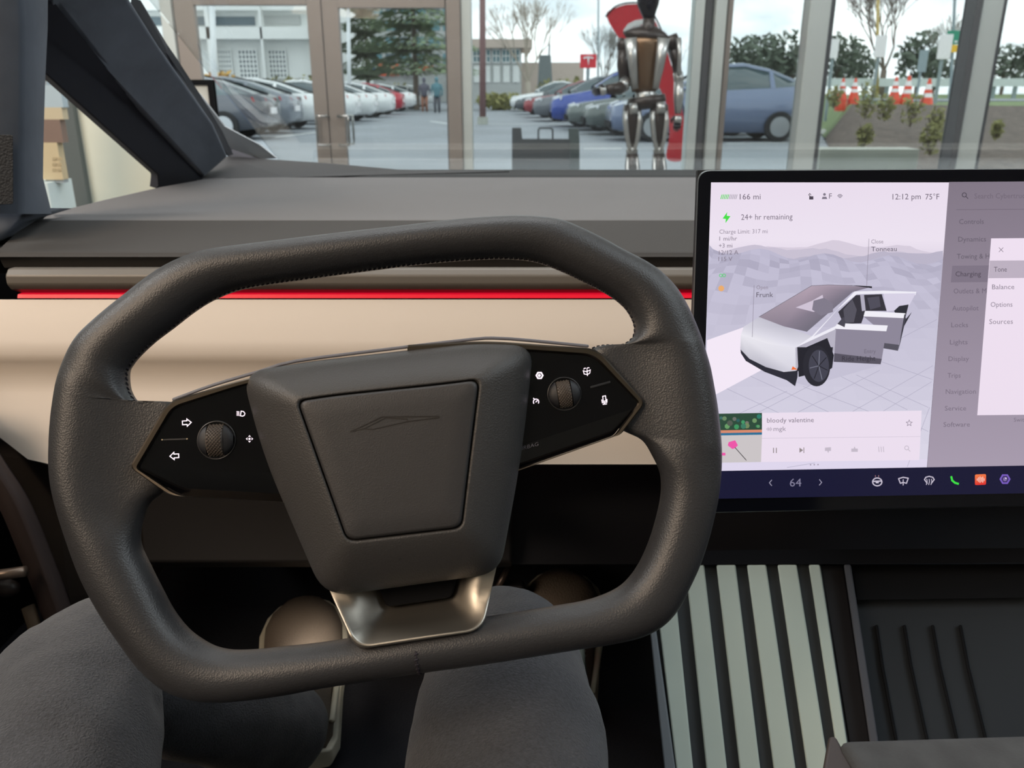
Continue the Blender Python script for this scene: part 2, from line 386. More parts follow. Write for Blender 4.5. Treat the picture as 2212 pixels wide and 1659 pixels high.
# ------------------------------------------------------------------ trees
BARK = pbr('bark', (112, 100, 90), .9); BARKP = pbr('pale_bark', (176, 166, 152), .9)
def leaves(mb, c, r, n, s, rnd):
    for _ in range(n):
        d = Vector((rnd.gauss(0, 1), rnd.gauss(0, 1), rnd.gauss(0, 1))); d.normalize(); p = Vector(c)+Vector((d.x*r[0], d.y*r[1], d.z*r[2]))*rnd.random()**.4
        a = Vector((rnd.uniform(-1, 1), rnd.uniform(-1, 1), rnd.uniform(-1, 1))).normalized(); b = a.orthogonal().normalized(); k = s*rnd.uniform(.6, 1.4)
        mb.add([p-a*k, p+b*k*.5, p+a*k, p-b*k*.5], [(0, 1, 2, 3)])
def branches(mb, p, d, L, r, depth, rnd, spread=.5):
    q = p+d*L; mb.tube([p, p.lerp(q, .5)+Vector((rnd.uniform(-1, 1), rnd.uniform(-1, 1), 0))*L*.04, q], [r, r*.85, r*.68], 5, False)
    if depth == 0: return
    for _ in range(3 if depth > 1 else 3):
        v = Vector((rnd.uniform(-1, 1), rnd.uniform(-1, 1), rnd.uniform(-.2, .8)))
        branches(mb, q, (d+v*spread).normalized(), L*rnd.uniform(.62, .85), r*.6, depth-1, rnd, spread)
def bare_tree(px, py, Y, h, label, seed, mat=BARK, depth=4, fol=None, base=None):
    rnd = random.Random(seed); b = atY(px, py, Y); b.z = 0 if base is None else base
    t = thing('bare_tree' if not fol else 'leafy_tree', label, 'tree', b)
    m = MB(); m.tube([b, b+Vector((0, 0, h*.22))], [h*.03, h*.022], 7); m.obj('trunk', mat, t, smooth=True)
    m = MB(); p = b+Vector((0, 0, h*.21))
    for k in range(4): branches(m, p, Vector((rnd.uniform(-.6, .6), rnd.uniform(-.3, .3), 1)).normalized(), h*.2, h*.010, depth+1, rnd)
    m.obj('branches', mat, t)
    if fol:
        m = MB()
        for k in range(5):
            c = p+Vector((rnd.uniform(-.25, .25)*h, rnd.uniform(-.15, .15)*h, rnd.uniform(.1, .65)*h)); leaves(m, c, (h*.2, h*.2, h*.16), 260, h*.022, rnd)
        m.obj('foliage', fol, t, kind='stuff')
def conifer(px, Y, h, r, label, seed, mat):
    rnd = random.Random(seed); b = atY(px, 200, Y); b.z = 0
    t = thing('evergreen_tree', label, 'tree', b)
    MB().tube([b, b+Vector((0, 0, h))], [h*.016, h*.004], 7).obj('trunk', BARK, t)
    m = MB(); n = 6500
    for _ in range(n):
        f = rnd.random()**1.2; z = h*(.22+.78*f); rr = r*(1-f)**.7*(.6+.4*math.sin(z*5)); a = rnd.uniform(0, 2*PI); q = rr*rnd.random()**.5
        p = b+Vector((q*math.cos(a), q*math.sin(a), z-q*.18)); d = Vector((math.cos(a), math.sin(a), -.25)); k = h*.034*rnd.uniform(.5, 1.3); u = Vector((-d.y, d.x, .3))
        m.add([p, p+d*k*.6+u*k*.28, p+d*k*1.3, p+d*k*.6-u*k*.28], [(0, 1, 2, 3)])
    m.obj('foliage', mat, t, kind='stuff')
EVG = pbr('evergreen', (124, 140, 108), .9, vary=(1.2, .35)); EVD = pbr('evergreen_dark', (92, 102, 88), .9, vary=(1, .3))
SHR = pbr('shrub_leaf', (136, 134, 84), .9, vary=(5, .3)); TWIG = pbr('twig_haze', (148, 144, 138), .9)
conifer(899, 52.5, 11.5, 4.0, 'large evergreen tree in front of the teal glass building', 3, EVG)
conifer(796, 60, 9.0, 2.6, 'second evergreen tree beside the white lamp post', 5, EVG)
bare_tree(1140, 195, 56, 7.4, 'tall bare tree with upright forked trunks behind parked cars', 11, BARKP, 4)
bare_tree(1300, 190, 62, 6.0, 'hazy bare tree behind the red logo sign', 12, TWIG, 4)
bare_tree(1910, 150, 40, 5.8, 'broad bare tree behind the traffic cones', 13, BARK, 4, base=.7)
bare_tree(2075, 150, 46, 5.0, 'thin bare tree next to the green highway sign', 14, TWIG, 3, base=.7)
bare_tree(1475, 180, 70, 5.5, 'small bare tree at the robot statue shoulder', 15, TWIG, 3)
rnd = random.Random(9)
TRL = ['distant dark tree just right of the corner post', 'tallest distant tree left of the wide pale mullion', 'low distant tree beside the wide pale mullion', 'distant tree touching the wide pale mullion', 'distant tree behind the narrow white sign panel', 'distant tree behind the yellowish utility pole', 'distant tree behind the small grey sign board', 'distant tree left of the highway sign pole', 'distant tree seen in the far right pane', 'distant tree at the right edge of the far right pane']
for i, (px, h) in enumerate([(1600, 3.2), (1640, 3.9), (1680, 3.0), (1710, 3.6), (1810, 4.0), (1850, 3.4), (1985, 3.6), (2020, 3.0), (2170, 3.6), (2230, 3.2)]):
    Y = 54+(i % 3)*7; b = atY(px, 160, Y); b.z = .7
    t = thing('background_tree', TRL[i], 'tree', b, group='distant row of dark trees on the right')
    MB().tube([b, b+Vector((0, 0, h*.5))], .15, 6).obj('trunk', BARK, t)
    m = MB(); leaves(m, b+Vector((0, 0, h*.62)), (h*.42, h*.3, h*.45), 420, .26, rnd); m.obj('foliage', EVD, t, kind='stuff')
for i, (px, py, Y, h, w, lab) in enumerate([(1085, 178, 52, .8, 1.6, 'low yellow-green shrub strip at far end of the aisle'), (645, 168, 55, 1.7, 3.2, 'round olive bush before the white building'), (470, 160, 50, 1.8, 1.6, 'orange-leaved bush under the gridded windows'),
                                    (1230, 160, 58, 1.6, 2.6, 'small green bush left of the red logo sign'), (862, 190, 70, 1.3, 2.4, 'dark hedge beneath the evergreen trees')]):
    b = atY(px, py, Y); b.z = 0; m = MB(); leaves(m, b+Vector((0, 0, h*.6)), (w, 1, h*.6), 420, .2, rnd)
    m.obj('bush', pbr('orange_leaf', (196, 158, 88), .9) if 'orange' in lab else SHR, label=lab, cat='bush', kind='thing', org=tuple(b))
SHLAB = ['young yellow-green shrub at the front of the mulch bed', 'small shrub on the kerb corner of the mulch bed', 'shrub behind the left cone pair', 'shrub below the middle traffic cones', 'shrub between the kerb and the sign post', 'tall shrub at the right of the mulch bed', 'tiny shrub by the window mullion', 'low shrub beneath the right cone']
for i, (px, py, Y, s) in enumerate([(2008, 335, 10.5, .34), (1865, 318, 10.8, .24), (1868, 258, 15, .5), (1965, 275, 14, .44), (1910, 262, 15.5, .4), (2016, 290, 13, .34), (2150, 300, 12, .2), (1800, 235, 18, .4)]):
    b = atY(px, py, Y); t = thing('young_shrub', SHLAB[i], 'shrub', b)
    m = MB()
    for k in range(7): a = rnd.uniform(0, 6.3); m.tube([b, b+Vector((math.cos(a)*s*.35, math.sin(a)*s*.3, s*rnd.uniform(.7, 1.2)))], [.01, .004], 4)
    m.obj('stems', BARK, t)
    m = MB(); leaves(m, b+Vector((0, 0, s*.6)), (s*.42, s*.3, s*.6), 150, .045, rnd); m.obj('foliage', SHR, t, kind='stuff')

# ------------------------------------------------------------------ poles, signs, cones, people outside
POLEBR = pbr('pole_brown', (128, 96, 94), .6); POLEWH = pbr('pole_white', (222, 226, 228), .5); POLEGY = pbr('pole_grey', (142, 156, 160), .5); POLEYL = pbr('pole_yellow', (190, 166, 104), .6)
def pole(name, px, Y, top, r, mat, label, head=None, base=0, lean=0):
    b = atY(px, 200, Y); b.z = base; q = atY(px+lean, top, Y)
    t = thing(name, label, 'pole', b); MB().tube([b, q], [r, r*.8], 10).obj('shaft', mat, t, smooth=True)
    if head: MB().box(q.x-.5, q.x+.5, Y-.2, Y+.2, q.z-.1, q.z+.05).obj('lamp_head', mat, t, bevel=.02)
    MB().tube([b, b+Vector((0, 0, .25))], r*1.6, 10).obj('footing', CONC, t)
pole('brown_pole', 1042, 30, -120, .115, POLEBR, 'thick brown pole beside the door post')
pole('lamp_post', 752, 36, 8, .085, POLEWH, 'white lamp post in front of the evergreen tree', True)
pole('flag_pole', 1293, 46, -80, .05, POLEGY, 'slim grey pole left of the red feather flag')
pole('lamp_post', 458, 30, 0, .12, POLEWH, 'thick white post before the white building')
pole('utility_pole', 1897, 34, -60, .07, POLEYL, 'yellowish utility pole wrapped in ivy behind the cones', base=.7)
RED = pbr('sign_red', (216, 48, 62), .5); WH = pbr('sign_white', (240, 238, 240), .5)
class FacePlane(Plane):
    def __init__(s, Y): super().__init__((0, Y, CZ), (1, 0, 0), (0, 0, 1))
def tlogo(mb, pl, cx, cy, s, h, t=.01):
    top = [(-1, -.62), (-.5, -.78), (0, -.83), (.5, -.78), (1, -.62), (.9, -.42), (.45, -.58), (.18, -.6), (0, .95), (-.18, -.6), (-.45, -.58), (-.9, -.42)]
    flat(mb, pl, [(cx+x*s, cy+y*s) for x, y in top][::-1], h, t)
    flat(mb, pl, [(cx+x*s, cy+y*s) for x, y in [(-1.02, -.78), (-.5, -.95), (0, -1), (.5, -.95), (1.02, -.78), (.98, -.7), (.5, -.86), (0, -.91), (-.5, -.86), (-.98, -.7)]][::-1], h, t)
p, q = atY(1254, 117, 44), atY(1288, 147, 44)
t = thing('red_logo_sign', 'small square red sign with a white T emblem above the cars', 'sign', ((p.x+q.x)/2, 44, 0))
MB().box(p.x, q.x, 44, 44.2, q.z, p.z).obj('sign_panel', RED, t)
MB().box((p.x+q.x)/2-.08, (p.x+q.x)/2+.08, 44.05, 44.15, 0, q.z).obj('sign_post', POLEGY, t)
m = MB(); tlogo(m, FacePlane(44), 1271, 132, 11, .02, .03); m.obj('emblem', WH, t)
# feather flag
FY = 8.6
t = thing('feather_flag', 'tall curved red feather flag with white emblem behind the robot statue', 'flag', tuple(atY(1455, 343, FY)))
fl = cat([(1310, 36), (1330, 17), (1360, 9), (1392, 14), (1418, 50), (1447, 130), (1470, 220), (1482, 290), (1478, 343), (1440, 343), (1446, 290), (1438, 220), (1405, 160), (1350, 100)], 4)
m = MB(); flat(m, FacePlane(FY), fl[::-1], 0, .006); m.obj('banner', RED, t)
m = MB(); m.tube([atY(x, y, FY-.01) for x, y in catopen([(1308, 36), (1330, 14), (1362, 6), (1396, 12), (1422, 50), (1450, 130), (1473, 220), (1485, 290), (1482, 380)], 4)], .008, 6); m.obj('pole', DARKPL, t)
m = MB(); P9 = FacePlane(FY)
flat(m, P9, [(1346, 66), (1356, 52), (1372, 44), (1392, 41), (1394, 52), (1378, 54), (1364, 60), (1352, 70)][::-1], .008, .004)
flat(m, P9, [(1370, 56), (1384, 52), (1376, 66)][::-1], .008, .004); m.obj('emblem', WH, t)
MB().box(atY(1460, 343, FY).x-.2, atY(1460, 343, FY).x+.2, FY-.2, FY+.2, 0, .05).obj('base', DARKPL, t)
# roadside signs
for px, y0, y1, w, Y, lab in [(1903, 76, 124, 18, 22, 'white upright sign panel by the yellowish utility pole'), (2042, 74, 128, 20, 22, 'white upright sign panel left of the green highway sign'), (1803, 84, 126, 12, 24, 'narrow white sign panel beside the window mullion'), (1994, 108, 156, 12, 30, 'small grey sign board among the distant trees')]:
    p, q = atY(px-w/2, y0, Y), atY(px+w/2, y1, Y); t = thing('sign_post', lab, 'sign', ((p.x+q.x)/2, Y, .7))
    MB().box(p.x, q.x, Y, Y+.04, q.z, p.z).obj('sign_panel', WH if 'white' in lab else POLEGY, t, bevel=.01)
    MB().box((p.x+q.x)/2-.035, (p.x+q.x)/2+.035, Y+.05, Y+.1, .3, p.z).obj('post', POLEGY, t)
Y = 30; t = thing('highway_sign', 'green road sign over a yellow panel on a tall grey pole', 'sign', tuple(atY(2060, 200, Y)))
p, q = atY(2048, 66, Y), atY(2101, 96, Y); MB().box(p.x, q.x, Y, Y+.05, q.z, p.z).obj('green_panel', pbr('sign_green', (44, 142, 112), .5), t)
p, q = atY(2052, 97, Y), atY(2098, 113, Y); MB().box(p.x, q.x, Y, Y+.05, q.z, p.z).obj('yellow_panel', pbr('sign_yellow', (236, 186, 44), .5), t)
m = MB(); P30 = FacePlane(Y); flat(m, P30, circ(2085, 78, 8, 12, 7)[::-1], .01, .01)
for k in range(5): flat(m, P30, [(2062+k*8, 88), (2068+k*8, 88), (2068+k*8, 92), (2062+k*8, 92)][::-1], .01, .01)
m.obj('lettering', WH, t)
m = MB(); stroke(m, P30, [(2076, 110), (2082, 104), (2090, 104), (2086, 100)], 2, .01, .01); m.obj('arrow', BLACK, t)
MB().tube([atY(2052, 230, Y+.2), atY(2066, -80, Y+.2)], .05, 8).obj('pole', POLEGY, t)
ORA = pbr('cone_orange', (232, 84, 58), .5)
def cone(px, y0, y1, lab):
    Y = 21; b = atY(px, y1, Y); h = atY(px, y0, Y).z-b.z; t = thing('traffic_cone', lab, 'cone', b)
    def cyl(z0, z1, name, mat):
        f = lambda z: (.17*(1-z)+.035)*h/.8
        MB().tube([b+Vector((0, 0, h*z0)), b+Vector((0, 0, h*z1))], [f(z0), f(z1)], 16).obj(name, mat, t)
    MB().box(b.x-.2*h, b.x+.2*h, Y-.2*h, Y+.2*h, b.z-.25, b.z+.04).obj('base', ORA, t)
    cyl(.03, .38, 'cone_body', ORA); cyl(.38, .52, 'reflective_band', WH); cyl(.52, .64, 'cone_body', ORA); cyl(.64, .82, 'reflective_band', WH); cyl(.82, 1, 'cone_tip', ORA)
for a in [(1817, 169, 216, 'traffic cone nearest to the window mullion'), (1843, 169, 218, 'second traffic cone from the window mullion'), (1930, 166, 219, 'left cone of the group of three by the road'), (1956, 163, 226, 'tallest pinkish orange traffic cone of the three'), (1999, 170, 235, 'rightmost traffic cone closest to the white sign')]: cone(*a)
cone_t = None
# far guard rail
t = thing('guard_rail', 'long pale guard rail beside the far road', 'guard rail', (12, 34, .7))
a, b = atY(1790, 176, 34), atY(2400, 180, 34)
MB().box(a.x, b.x, 34.4, 34.48, a.z-.18, a.z+.12).obj('rail', ALUPALE, t)
for k in range(14): x = a.x+(b.x-a.x)*k/13; MB().box(x-.06, x+.06, 34.48, 34.6, .6, a.z).obj('post', POLEGY, t)

# ------------------------------------------------------------------ parked cars
TYRE = pbr('tyre', (30, 30, 32), .8); CGL = pbr('car_glass', (70, 84, 88), .08, spec=.8); RIMM = pbr('wheel_rim', (176, 180, 184), .35, .8); TAIL = pbr('tail_lamp', (190, 40, 46), .3); HEADL = pbr('head_lamp', (228, 232, 236), .15)
def car(loc, rz, col, label, s=1.0, hh=1.0):
    paint = pbr('car_paint', col, .25, .1, coat=.6)
    t = thing('parked_car', label, 'car', loc, rz, 'cars parked outside in two rows', world=False)
    # front at -x ; stations: x, half width, sill, belt, roof, roof half width
    st = [(-2.33, .62, .35, .56, .58, .6), (-2.25, .78, .26, .66, .68, .74), (-1.9, .88, .22, .76, .80, .8), (-1.2, .92, .20, .86, .92, .78), (-.95, .92, .20, .89, .98, .74), (-.4, .93, .20, .93, 1.26, .66), (.1, .93, .2, .95, 1.42, .62),
          (.6, .93, .2, .97, 1.44, .61), (1.2, .92, .2, .99, 1.33, .62), (1.75, .91, .22, 1.02, 1.14, .68), (2.05, .88, .26, 1.02, 1.04, .76), (2.28, .80, .32, .94, .96, .74), (2.33, .70, .4, .82, .84, .66)]
    st = [(x*s, w, a, b*hh, c*hh, rw) for x, w, a, b, c, rw in st]
    m = MB(); rings = []
    for x, w, a, b, c, rw in st:
        rings.append([(x, -w*.92, a), (x, -w, (a+b)*.5), (x, -w*.97, b), (x, w*.97, b), (x, w, (a+b)*.5), (x, w*.92, a)])
    m.loft(rings, True, True).obj('body', paint, t, smooth=True)
    roof = [r for r in st if -1.0*s <= r[0] <= 2.1*s]
    m = MB(); m.loft([[(x, -w*.96, b-.01), (x, -rw, c-.02), (x, 0, c-.005), (x, rw, c-.02), (x, w*.96, b-.01)] for x, w, a, b, c, rw in roof], False)
    m.obj('windows', CGL, t, smooth=True)
    m = MB()
    for sg in (-1, 1):      # roof rails and pillars in body colour
        m.loft([[(x, sg*(rw+.03), c-.06), (x, sg*(rw-.02), c), (x, sg*(rw-.10), c+.012)] for x, w, a, b, c, rw in roof], False)
        for k in (4,):
            x, w, a, b, c, rw = roof[k]; m.add([(x-.05, sg*w*.97, b), (x+.06, sg*w*.97, b), (x+.04, sg*(rw+.01), c-.03), (x-.04, sg*(rw+.01), c-.03)], [(0, 1, 2, 3)])
    x0, x1 = [r for r in roof if -.1*s < r[0] < 1.3*s][0], [r for r in roof if -.1*s < r[0] < 1.3*s][-1]
    m.obj('roof_rails', paint, t, smooth=True)
    for sx in (-1.42*s, 1.42*s):
        for sg in (-1, 1):
            y = sg*.86
            wh = MB().tube([(sx, y-.11*sg, .33), (sx, y+.09*sg, .33)], .33, 18).obj('wheel', TYRE, t, bevel=.02)
            w2 = MB()
            w2.tube([(sx, y+.085*sg, .33), (sx, y+.105*sg, .33)], .22, 16); w2.obj('rim', RIMM, wh)
    for sg in (-1, 1):
        MB().prism([(-2.24*s, sg*.50, .60*hh), (-2.02*s, sg*.84, .66*hh), (-2.0*s, sg*.85, .75*hh), (-2.2*s, sg*.52, .70*hh)], (-.03, .0, .01)).obj('headlamp', HEADL, t)
        MB().prism([(2.29*s, sg*.40, .86*hh), (2.12*s, sg*.84, .86*hh), (2.08*s, sg*.85, .96*hh), (2.26*s, sg*.42, .94*hh)], (.03, 0, 0)).obj('tail_lamp', TAIL, t)
        MB().ball((-.78*s, sg*1.0, .98*hh), (.06, .1, .06), 8, 5).obj('mirror', paint, t, smooth=True)
    MB().box(2.30*s, 2.36*s, -.26, .26, .58, .72).obj('number_plate', WH, t)
    MB().box(-2.36*s, -2.28*s, -.6, .6, .30, .44).obj('grille', BLACK, t)
    return t
DG = (74, 78, 86); GY = (124, 130, 140); WHC = (236, 238, 238); BLC = (52, 76, 158)
# left row, tails towards the aisle
for px, Y, col, lab in [(588, 21, DG, 'dark grey car nearest on the left, tail towards the aisle'), (640, 23.8, GY, 'mid grey car parked second in the left row'), (690, 26.6, WHC, 'white car behind the left door handle'), (774, 30.5, WHC, 'white car just right of the door stile'), (812, 33.5, WHC, 'second white car right of the door stile'),
                       (850, 38, WHC, 'third white car in the left row'), (872, 43, (186, 44, 62), 'red car in the far part of the left row'), (897, 49, WHC, 'white car beyond the red one'), (922, 56, WHC, 'small white car next to the two walkers'), (940, 63, WHC, 'farthest white car in the left row')]:
    p = atY(px, 200, Y); car((p.x-2.35, Y, 0), 0, col, lab)
# right row, noses towards the aisle
for px, Y, col, lab, hh in [(1314, 20.5, (112, 124, 152), 'blue-grey car with its nose beside the robot hand, tail behind the corner post', 1.16), (1260, 23.2, (92, 100, 98), 'dark green-grey car second in the right row', 1.0), (1222, 25.8, (104, 112, 110), 'grey-green car third in the right row', 1.0), (1188, 28.4, BLC, 'tall blue car fourth in the right row', 1.25),
                            (1150, 33.5, (112, 116, 122), 'grey car behind the tall blue one', 1.12), (1130, 38, (150, 60, 66), 'dark red car far in the right row', 1.05), (1112, 43, (86, 90, 94), 'charcoal car near the end of the right row', 1.0), (1101, 49, WHC, 'white car at the far end of the right row', 1.1)]:
    p = atY(px, 200, Y); car((p.x+2.35, Y, 0), 0, col, lab, 1, hh)
# two walkers far away
for px, Y, top, leg, lab in [(917, 46, (92, 92, 104), (150, 104, 84), 'tiny far walker in a dark top'), (944, 44, (92, 132, 142), (86, 88, 96), 'tiny far walker in a teal top')]:
    b = atY(px, 215, Y); b.z = 0; t = thing('person', lab+' at the end of the aisle', 'person', b)
    m = MB(); m.tube([b+Vector((0, 0, z)) for z in (.8, .95, 1.2, 1.4, 1.46, 1.5)], [.16, .17, .2, .19, .08, .06], 10)
    for s_ in (-1, 1): m.tube([b+Vector((s_*.2, 0, 1.38)), b+Vector((s_*.27, .03, 1.1)), b+Vector((s_*.25, -.08, .85))], [.06, .05, .04], 7)
    m.ball(b+Vector((0, 0, 1.62)), (.1, .11, .13))
    m.obj('body', pbr('coat', top, .8), t, smooth=True)
    for s_ in (-1, 1): MB().tube([b+Vector((s_*.09, 0, .85)), b+Vector((s_*.1, -.06, .45)), b+Vector((s_*.1, .04*s_, .05))], [.1, .075, .05], 8).obj('trouser_leg', pbr('trousers', leg, .8), t, smooth=True)

# ------------------------------------------------------------------ things standing inside the showroom
RBD = pbr('robot_dark', (58, 52, 50), .3); RBS = pbr('robot_silver', (190, 194, 194), .3, .7); RBB = pbr('robot_bronze', (128, 104, 82), .3, .75); RBK = pbr('robot_gloss', (26, 26, 34), .08)
RY = 5.2
def R(px, py, dy=0): return atY(px, py, RY+dy)
rb = thing('humanoid_robot_statue', 'standing humanoid robot figure in dark bronze and silver before the window', 'robot statue', (R(1400, 300).x, RY, -.25))
PXM = RY/1700.0
def rlimb(name, pts, rad, mat, fl=1.0, n=14, parent=rb, dy=0):
    return MB().tube([R(x, y, dy+(d[0] if d else 0)) for x, y, *d in pts], [r*PXM for r in rad], n, True, fl, side=(1, 0, 0)).obj(name, mat, parent, smooth=True)
rlimb('head', [(1402, -26), (1401, -20), (1401, -5), (1400, 12), (1401, 30), (1402, 42)], [8, 16, 22, 20, 14, 10], RBK, 1.1)
rlimb('neck', [(1402, 34), (1401, 55), (1398, 72)], [11, 12, 20], RBD)
rlimb('shoulder_cowl', [(1400, 56), (1399, 66), (1397, 76), (1396, 84)], [16, 34, 46, 40], RBD, .5)
rlimb('torso', [(1397, 78), (1396, 95), (1396, 125), (1394, 155), (1392, 185), (1392, 198)], [38, 42, 38, 34, 27, 24], RBB, .5)
for sx, a, b in ((-1, 1362, 1372), (1, 1434, 1416)):
    MB().tube([R(a, 82, -.10), R(a+(b-a)*.4, 130, -.10), R(b, 192, -.08)], [12*PXM, 9*PXM, 6*PXM], 8, True, .6).obj('chest_panel', RBS, rb, smooth=True)
rlimb('waist', [(1392, 192), (1394, 205), (1396, 214)], [18, 20, 24], RBS, .6)
rlimb('pelvis', [(1396, 208), (1397, 222), (1398, 236)], [36, 38, 22], RBD, .6)
for s_, hx in ((-1, 1366), (1, 1424)):
    th = rlimb('thigh', [(hx, 226), (hx-1, 250), (hx-2, 285), (hx-1, 318)], [17, 19, 15, 10], RBD)
    for k in (-1, 1): rlimb('thigh_panel', [(hx+k*13, 240), (hx+k*15, 262), (hx+k*11, 300), (hx+k*4, 326)], [5, 6, 5, 3], RBS, 1.5, 8, th, -.03)
    rlimb('knee', [(hx-1, 316), (hx-1, 326), (hx-1, 336)], [9, 12, 9], RBS)
    sh = rlimb('shin', [(hx-1, 332), (hx, 360), (hx+1, 400), (hx+1, 450), (hx, 495)], [12, 15, 13, 9, 8], RBD)
    for k in (-1, 1): rlimb('shin_rod', [(hx+k*10, 340), (hx+k*11, 400), (hx+k*6, 480)], [3, 3, 2.5], RBS, 1, 8, sh, -.03)
    rlimb('foot', [(hx, 492, .06), (hx, 500, -.02), (hx, 510, -.14)], [12, 13, 9], RBD, 1)
rlimb('hip_joint', [(1376, 234, -.05), (1360, 236, -.05)], [11, 10], RBS); rlimb('hip_joint', [(1418, 234, -.05), (1436, 232, -.05)], [11, 11], RBS)
rlimb('shoulder', [(1350, 84), (1347, 96), (1346, 108)], [10, 13, 11], RBD); rlimb('shoulder', [(1448, 76), (1452, 90), (1452, 104)], [12, 15, 12], RBD)
rlimb('upper_arm', [(1347, 104), (1345, 140), (1348, 180)], [11, 11, 9], RBD); rlimb('elbow', [(1350, 176, -.02), (1347, 188, -.08)], [10, 9], RBS)
rlimb('forearm', [(1350, 186), (1335, 192, -.12), (1312, 194, -.2)], [10, 12, 9], RBD)
rlimb('upper_arm', [(1455, 100), (1460, 130), (1464, 160)], [10, 9, 8], RBD); rlimb('arm_rod', [(1466, 82, -.05), (1468, 120, -.06), (1466, 164, -.05)], [5, 4, 4], RBS)
rlimb('elbow', [(1464, 156), (1466, 170), (1466, 180)], [9, 10, 8], RBS); rlimb('forearm', [(1466, 176), (1466, 210), (1464, 246)], [9, 10, 6], RBS)
def rhand(cx, cy, dx, dy_, name='hand'):
    h = rlimb(name, [(cx, cy), (cx+dx*.5, cy+dy_*.5), (cx+dx, cy+dy_)], [7, 9, 8], RBS, .5, 10, rb, -.2 if abs(dx) > abs(dy_) else 0)
    nx, ny = -dy_, dx; L = math.hypot(dx, dy_); nx /= L; ny /= L; ux, uy = dx/L, dy_/L; off = -.2 if abs(dx) > abs(dy_) else 0
    for k, l in ((-1.5, 15), (-.5, 19), (.5, 20), (1.5, 17)):
        bx, by = cx+dx+nx*k*4.2, cy+dy_+ny*k*4.2
        rlimb('finger', [(bx, by), (bx+ux*l*.5, by+uy*l*.5, -.02), (bx+ux*l*.9, by+uy*l*.9, .0)], [2.2, 2, 1.5], RBK, 1, 6, h, off)
    rlimb('thumb', [(cx+dx*.2+nx*7, cy+dy_*.2+ny*7), (cx+dx*.6+nx*13, cy+dy_*.6+ny*13, -.02), (cx+dx+nx*13, cy+dy_+ny*13)], [3, 2.6, 1.8], RBK, 1, 6, h, off)
rhand(1310, 194, -14, 3); rhand(1464, 250, -1, 16)
MB().box(R(1300, 300).x, R(1500, 300).x, RY-.4, RY+.4, -.25, R(1400, 519).z+.0).obj('statue_plinth', FLOORM, label='low grey plinth under the robot statue', cat='plinth', bevel=.01)
# A-frame sign holder
AY = 5.75
af = thing('sign_holder', 'dark grey folding sign stand with carry handle in front of the window', 'sign stand', (atY(1177, 330, AY).x, AY, -.25))
AFM = pbr('sign_holder_grey', (74, 82, 88), .5)
PA = FacePlane(AY)
m = MB(); flat(m, PA, [(1106, 276), (1126, 276), (1128, 300), (1232, 300), (1232, 560), (1106, 560)][::-1], 0, .03); m.obj('front_board', AFM, af, bevel=.004)
PB = FacePlane(AY+.25); m = MB(); flat(m, PB, [(1228, 277), (1250, 277), (1252, 300), (1252, 540), (1180, 540), (1180, 302), (1228, 302)][::-1], 0, .03); m.obj('rear_board', pbr('sign_holder_green', (82, 96, 98), .5), af, bevel=.004)
m = MB(); stroke(m, PA, [(1163, 302), (1163, 281), (1166, 277), (1190, 277), (1194, 281), (1194, 302)], 4, .0, .03); m.obj('carry_handle', AFM, af)
# black framed white board behind the pillar, left
BYD = 4.3
t = thing('framed_board', 'white board in a black frame behind the left pillar', 'board', (atY(430, 300, BYD).x, BYD, -.25))
p, q = atY(340, 172, BYD), atY(486, 420, BYD)
MB().box(p.x, q.x, BYD+.01, BYD+.03, q.z, p.z).obj('board', pbr('board_white', (206, 206, 200), .5), t)
m = MB(); w_ = .026
m.box(p.x, q.x, BYD, BYD+.04, p.z-w_, p.z); m.box(q.x-w_, q.x, BYD-.001, BYD+.041, q.z, p.z-w_); m.box(p.x, p.x+w_, BYD-.001, BYD+.041, q.z, p.z-w_); m.box(p.x, q.x, BYD, BYD+.04, q.z-w_, q.z); m.obj('frame', BLACK, t)
for xx in (p.x+.08, q.x-.08): MB().box(xx-.015, xx+.015, BYD+.04, BYD+.07, -.25, q.z+.05).obj('leg', BLACK, t)
# display wall seen through the small side window
DY = 3.0
t = thing('partition_panel', 'tall cream display partition with dark grey edge left of the truck', 'partition', (atY(260, 300, DY).x, DY, -.25))
p, q = atY(134, 120, DY), atY(352, 470, DY); pt_ = atY(134, 140, DY).z
MB().box(p.x, q.x, DY, DY+.10, -.25, pt_).obj('panel', pbr('partition_cream', (222, 224, 208), .7), t)
e = atY(118, 300, DY); m = MB(); a, b = atY(120, 180, DY), atY(150, 470, DY)
m.box(atY(118, 300, DY).x, p.x+.02, DY-.03, DY+.13, -.25, pt_+.01); m.obj('edge_strip', pbr('edge_grey', (92, 100, 100), .6), t)
DY2 = 2.7
t = thing('poster_stand', 'slim poster with desert landscape on a pale base seen through the side window', 'poster', (atY(110, 300, DY2).x, DY2, -.25))
def pq(name, y0, y1, col, dy=0, x0=60, x1=138, mat=None):
    p, q = atY(x0, y0, DY2), atY(x1, y1, DY2); return MB().box(p.x, q.x, DY2+dy, DY2+.03, q.z, p.z).obj(name, mat or pbr('poster_ink', col, .6), t)
pq('backing', 176, 395, (150, 160, 166)); pq('picture_sky', 184, 232, (172, 190, 200), -.003); pq('picture_haze', 232, 258, (196, 184, 156), -.003); pq('picture_hills', 258, 308, (128, 108, 98), -.003)
pq('caption_panel', 308, 388, (200, 184, 150), -.004)
m = MB(); PD = FacePlane(DY2)
for k in range(3):
    for j in range(2): flat(m, PD, [(113+j*12, 340+k*12), (122+j*12, 340+k*12), (122+j*12, 346+k*12), (113+j*12, 346+k*12)][::-1], .005, .001)
m.obj('caption_text', pbr('caption_ink', (176, 160, 128), .6), t)
